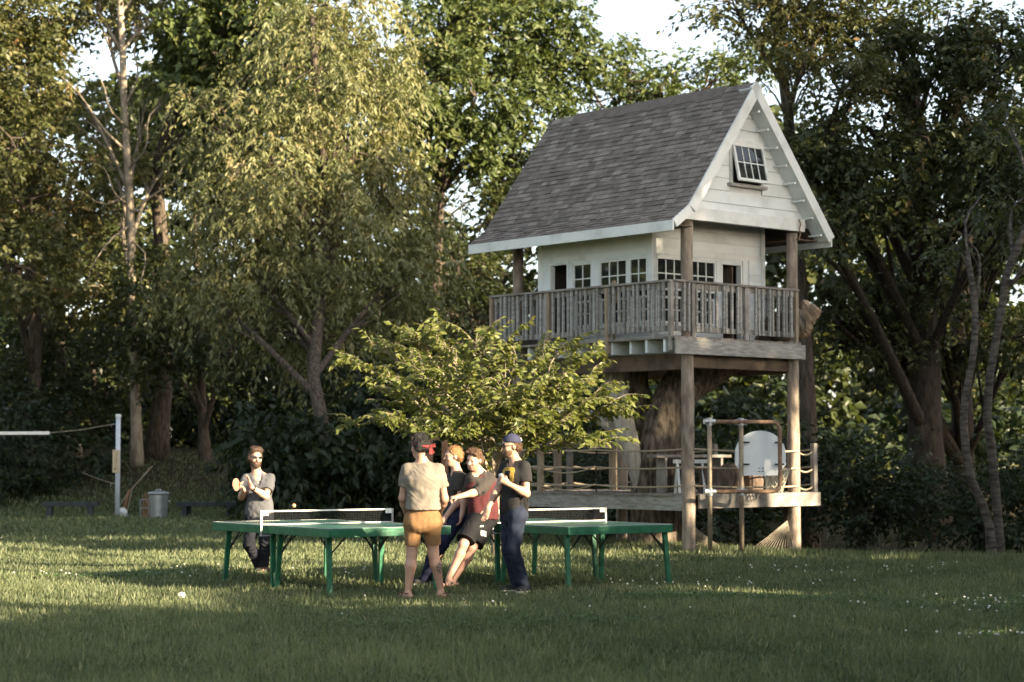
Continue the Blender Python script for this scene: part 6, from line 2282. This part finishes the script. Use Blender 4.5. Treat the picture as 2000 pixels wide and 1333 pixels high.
# broken limb of the host tree, rough surfaced
def build_cut_limb():
    Y = HOST_Y
    S = SDF(0.08)
    S.cap(at(1530, 665, Y + 0.6), at(1568, 642, Y + 0.4), 0.13, 0.14)
    S.cap(at(1568, 642, Y + 0.4), at(1594, 604, Y + 0.2), 0.12, 0.10)
    S.cap(at(1566, 642, Y + 0.4), at(1572, 596, Y + 0.3), 0.10, 0.08)
    S.cut(at(1592, 598, Y + 0.2), (0.6, -0.2, 0.75))
    V, F = S.mesh(0.018)
    V = wrinkle(V, F, 0.03, 18, 91)
    V = wrinkle(V, F, 0.022, 55, 92)
    skin_obj('broken_limb', V, F, 'm_cutwood', HOST, HOST_OFF)


build_cut_limb()
# ------------------------------------------------------------------ table tennis tables
def build_table(label, c, ang, H, k, lx, li):
    """local x along the long side (towards the near corner), y across"""
    T = thing('table_tennis_table', label, 'table', (c[0], c[1], float(ground_z(c[0], c[1]))), ang, 'two table tennis tables on the lawn')
    L2, W2 = 1.37 * k, 0.7625 * k
    for s in (-1, 1):
        a, b = (0.004, L2) if s > 0 else (-L2, -0.004)
        MB().box(a, b, -W2, W2, H - 0.016, H).build('table_top', 'm_tabletop', T)
        # apron boards under the edge
        ap = 0.075
        for y in (-W2, W2 - 0.022):
            MB().box(a, b, y, y + 0.022, H - 0.018 - ap, H - 0.0165).build('apron', 'm_green', T, bevel=0.003)
        xe = L2 - 0.022 if s > 0 else -L2
        MB().box(xe, xe + 0.022, -W2 + 0.0225, W2 - 0.0225, H - 0.018 - ap, H - 0.0165).build('apron', 'm_green', T, bevel=0.003)
        xi = 0.03 * s
        MB().box(min(xi, xi + 0.02 * s), max(xi, xi + 0.02 * s), -W2 + 0.0225, W2 - 0.0225, H - 0.018 - ap, H - 0.0165).build('crossbar', 'm_green', T)
        # legs, splayed towards the ends
        for x, fx in ((L2 * (lx - 0.05) * s, L2 * lx * s), (0.10 * s, 0.045 * s)):
            for y in (-1, 1):
                yy = y * (W2 - li)
                MB().beam((x, yy, H - 0.019), (fx, yy + y * 0.02, -0.02), 0.062, 0.034, up=(1, 0, 0), w2=0.052, h2=0.030).build('leg', 'm_green', T)
                xm = lerp(x, fx, 0.45)
                MB().beam((xm, yy - y * 0.022, H * 0.56), (x - s * 0.26 * (1 if abs(x) > 0.5 else -1), yy - y * 0.022, H - 0.07), 0.010, 0.020).build('brace', 'm_brace', T)
                MB().beam((xm - 0.0, yy - y * 0.02, H * 0.62), (x, yy - y * 0.24, H - 0.07), 0.018, 0.010).build('brace', 'm_brace', T)
    # painted lines
    z = H + 0.003
    for s in (-1, 1):
        MB().box(-L2, L2, s * W2 - (0.02 if s > 0 else 0), s * W2 + (0 if s > 0 else 0.02), H + 0.001, z).build('line', 'm_tape', T)
        MB().box(s * L2 - (0.02 if s > 0 else 0), s * L2 + (0 if s > 0 else 0.02), -W2 + 0.021, W2 - 0.021, H + 0.001, z).build('line', 'm_tape', T)
    # net
    Nn = bpy.data.objects.new('net_assembly', None)
    col.objects.link(Nn)
    Nn.parent = T
    zb, zt = H + 0.006, H + 0.155
    yw = W2 + 0.08
    m = MB()
    for y in np.arange(-yw + 0.02, yw, 0.022):
        m.box(-0.0012, 0.0012, y - 0.0012, y + 0.0012, zb, zt)
    for zz in np.arange(zb + 0.01, zt, 0.02):
        m.box(-0.0010, 0.0010, -yw + 0.01, yw - 0.01, zz - 0.0012, zz + 0.0012)
    m.build('net_mesh', 'm_net', Nn)
    MB().box(-0.004, 0.004, -yw, yw, zt - 0.006, zt + 0.010).build('top_tape', 'm_tape', Nn)
    MB().box(-0.004, 0.004, -yw, yw, zb - 0.002, zb + 0.010).build('bottom_tape', 'm_tape', Nn)
    for s in (-1, 1):
        MB().box(-0.011, 0.011, s * yw - 0.011, s * yw + 0.011, H - 0.02, zt + 0.012).build('net_post', 'm_galv', Nn)
        MB().box(-0.006, 0.006, s * (yw - 0.05) - 0.04, s * (yw - 0.05) + 0.04, zt - 0.045, zt + 0.012).build('side_tape', 'm_tape', Nn)
        MB().box(-0.03, 0.03, min(s * (W2 - 0.05), s * (yw + 0.005)), max(s * (W2 - 0.05), s * (yw + 0.005)), H - 0.12, H - 0.105).build('clamp', 'm_galv', Nn)
        MB().box(-0.012, 0.012, s * (yw + 0.0) - 0.008, s * (yw + 0.0) + 0.008, H - 0.12, H - 0.02).build('clamp', 'm_galv', Nn)
    return T


build_table('green table tennis table with net nearest the bearded man, on the left', (-2.10, 22.81), math.radians(-55.5), 0.704, 1.015, 0.90, 0.12)
build_table('green table tennis table with net on the right before the platform', (0.46, 24.05), math.radians(-54.5), 0.713, 1.004, 0.975, 0.05)

p = at(574, 988, 23.6)
tag(MB().sphere((0, 0, 0), 0.024, n=16, m=12).build('table_tennis_ball', 'm_ball_orange', smooth=True), 'orange ball in flight above the left table net', 'ball').location = p


# ------------------------------------------------------------------ things along the left edge of the lawn
def build_left_items():
    # volleyball post
    b = at(229, 1008, 48.6)
    gz = float(ground_z(b.x, b.y))
    T = thing('volleyball_post', 'pale round volleyball post with a cap and a score board', 'post', (b.x, b.y, gz))
    s = 48.6 / FPX
    zt = at(229, 811, 48.6).z - gz
    MB().tube([(0, 0, -0.1), (0, 0, zt)], [0.060, 0.058], n=16).build('pole', 'm_pole', T, smooth=True)
    MB().lathe([(0.072, zt - 0.06), (0.072, zt + 0.005), (0.05, zt + 0.02)], n=16).build('pole_cap', 'm_white_trim', T)
    z0, z1 = at(229, 924, 48.6).z - gz, at(229, 879, 48.6).z - gz
    Bd = MB().box(-0.115, 0.055, -0.085, -0.062, z0, z1).build('score_board', 'm_signwood', T, bevel=0.004)
    for i in range(9):
        MB().lathe([(0.011, 0), (0.010, 0.005)], n=8).build('peg_hole', 'm_dark', Bd).matrix_local = Matrix.Translation((-0.02, -0.087, lerp(z0 + 0.10, z1 - 0.09, i / 8))) @ Matrix.Rotation(math.radians(90), 4, 'X')
    MB().lathe([(0.018, 0), (0.016, 0.012)], n=8).build('peg', 'm_dark', Bd).matrix_local = Matrix.Translation((-0.05, -0.0885, z0 + 0.09)) @ Matrix.Rotation(math.radians(90), 4, 'X')
    for z in (at(229, 829, 48.6).z - gz, at(229, 945, 48.6).z - gz):
        MB().tube([(-0.05, 0, z), (-0.16, -0.02, z + 0.0), (-0.17, -0.02, z - 0.07)], 0.012, n=6).build('hook', 'm_galv', T)
    # net: tape and cords going off to the left, towards the camera
    a = at(97, 846, 46.5)
    e = at(-240, 848, 45.5)
    h = at(220, 829, 48.5)
    lo = at(160, 923, 47.3)
    h2 = at(222, 945, 48.5)
    N_ = thing('volleyball_net', 'volleyball net with white top tape stretched off to the left', 'net', (a.x, a.y, 0))
    off = (a.x, a.y, 0)
    d = (a - e).normalized()
    MB().beam(a, e, 0.006, 0.075).build('top_tape', 'm_tape', N_, off=off)
    MB().tube([a, a.lerp(h, 0.5) - Vector((0, 0, 0.03)), h], 0.010, n=5).build('upper_cord', 'm_cord', N_, off=off)
    MB().tube([lo, lo.lerp(h2, 0.5) - Vector((0, 0, 0.02)), h2], 0.010, n=5).build('lower_cord', 'm_cord', N_, off=off)
    m = MB()
    bot = a + Vector((0, 0, -0.95))
    n = 46
    for i in range(n + 1):
        q = a.lerp(e, i / n)
        m.tube([q, q - Vector((0, 0, 0.95))], 0.0022, n=3, cap=False)
    for j in range(1, 11):
        m.tube([a - Vector((0, 0, 0.095 * j)), e - Vector((0, 0, 0.095 * j))], 0.0022, n=3, cap=False)
    m.build('mesh', 'm_net', N_, off=off)
    # galvanised bin
    b = at(309, 1013, 47.5)
    gz = float(ground_z(b.x, b.y))
    T = thing('dustbin', 'galvanised metal dustbin with a lid at the back of the lawn', 'bin', (b.x, b.y, gz))
    prof = [(0.205, 0.0), (0.212, 0.02), (0.205, 0.03), (0.238, 0.56), (0.248, 0.575), (0.242, 0.585)]
    m = MB()
    n = 36
    for r, z in prof:
        for k in range(n):
            t = 2 * math.pi * k / n
            rr = r * (1 + (0.012 if 0.03 <= z <= 0.5 and k % 3 == 0 else 0))
            m.v.append((rr * math.cos(t), rr * math.sin(t), z))
    for i in range(len(prof) - 1):
        for k in range(n):
            k2 = (k + 1) % n
            m.f.append((i * n + k, i * n + k2, (i + 1) * n + k2, (i + 1) * n + k))
    m.build('body', 'm_galv', T)
    MB().lathe([(0.255, 0.575), (0.258, 0.61), (0.23, 0.63), (0.08, 0.655), (0.001, 0.657)], n=28).build('lid', 'm_galv', T, smooth=True)
    MB().tube([(-0.06, 0, 0.65), (-0.055, 0, 0.69), (0.055, 0, 0.69), (0.06, 0, 0.65)], 0.011, n=6).build('handle', 'm_galv', T)
    for s in (-1, 1):
        MB().tube([(s * 0.23, -0.06, 0.42), (s * 0.275, -0.06, 0.40), (s * 0.275, 0.06, 0.40), (s * 0.23, 0.06, 0.42)], 0.009, n=6).build('side_handle', 'm_galv', T)
    # benches
    for px, py, w, lab, rz in ((137, 1012, 1.32, 'low dark slab bench left of the volleyball post', 0.12), (407, 1014, 1.45, 'low dark slab bench right of the silver bin', -0.10)):
        b = at(px, py, 48.2)
        gz = float(ground_z(b.x, b.y))
        T = thing('slab_bench', lab, 'bench', (b.x, b.y, gz), rz, 'dark slab benches at the back of the lawn')
        for i in range(3):
            MB().box(-w / 2, w / 2, -0.24 + i * 0.162, -0.085 + i * 0.162, 0.26, 0.36).build('seat_plank', 'm_bench', T, bevel=0.006)
        for s in (-1, 1):
            for y in (-0.16, 0.16):
                MB().box(s * (w / 2 - 0.18) - 0.06, s * (w / 2 - 0.18) + 0.06, y - 0.06, y + 0.06, -0.02, 0.258).build('leg', 'm_bench', T)
    # croquet set beside the bin
    b = at(284, 1010, 47.4)
    gz = float(ground_z(b.x, b.y))
    T = thing('croquet_stand', 'wooden croquet mallets in a wire stand left of the bin', 'croquet set', (b.x, b.y, gz))
    for i, (x, h) in enumerate(((-0.05, 0.50), (0.0, 0.62), (0.05, 0.50))):
        MB().tube([(x, 0.02 * i, 0.03), (x, 0.02 * i, h)], 0.016, n=6).build('mallet_handle', 'm_stick', T)
        MB().tube([(x - 0.03, 0.02 * i - 0.06, 0.04), (x - 0.03, 0.02 * i + 0.06, 0.04)], 0.03, n=8).build('mallet_head', 'm_stick', T)
    m = MB()
    for z in (0.25, 0.45):
        m.tube([(-0.12, -0.05, z), (0.09, -0.05, z), (0.09, 0.09, z), (-0.12, 0.09, z), (-0.12, -0.05, z)], 0.007, n=4)
    for x, y in ((-0.12, -0.05), (0.09, -0.05), (0.09, 0.09), (-0.12, 0.09)):
        m.tube([(x, y, 0), (x, y, 0.46)], 0.007, n=4)
    m.build('wire_rack', 'm_galv', T)
    # sticks leaning behind the post
    for pts, r, lab in (([(216, 1004), (256, 957), (298, 910)], 0.020, 'long bare pole leaning right behind the volleyball post'), ([(246, 1000), (258, 955)], 0.016, 'short pale stick standing by the white ball'),
                        ([(238, 985), (252, 958)], 0.03, 'short reddish stake right of the volleyball post')):
        P = [at(q[0], q[1], 49.3) for q in pts]
        P[0].z = float(ground_z(P[0].x, P[0].y)) - 0.03
        o = MB().tube([tuple(q - P[0]) for q in P], [r] * len(P), n=6).build('leaning_stick', 'm_bark_pale' if 'red' not in lab else 'm_stick')
        o.location = P[0]
        tag(o, lab, 'stick')
    # balls
    for px, r, mat, nm, lab in ((239, 0.125, 'm_ball_white', 'volleyball', 'white volleyball at the foot of the volleyball post'), (248.5, 0.05, 'm_stone', 'stone', 'round grey stone right of the white volleyball'), (236, 0.035, 'm_ball_white', 'croquet_ball', 'small white ball in front of the volleyball'),
                            (250.5, 0.025, 'm_ball_white', 'croquet_ball', 'tiny white ball right of the stone')):
        q = at(px, 1000, 48.0 if r < 0.1 else 48.9)
        o = MB().sphere((0, 0, 0), r, n=16, m=12).build(nm, mat, smooth=True)
        o.location = (q.x, q.y, float(ground_z(q.x, q.y)) + r * 0.95)
        tag(o, lab, 'ball' if 'ball' in nm else 'stone')
    # timber bench frame far behind the players
    b = at(815, 950, 44)
    gz = float(ground_z(b.x, b.y))
    T = thing('timber_rack', 'reddish timber trestle in the shade behind the headband man', 'trestle', (b.x, b.y, gz), 0.15)
    h = at(815, 852, 44).z - gz
    MB().box(-0.1, 0.75, 0.25, 0.35, h - 0.09, h).build('beam', 'm_stick', T)
    for x in (0.28, 0.62):
        MB().box(x - 0.07, x + 0.07, -0.052 + 0.1, 0.052 + 0.1, 0, h - 0.092).build('leg', 'm_stick', T)


build_left_items()
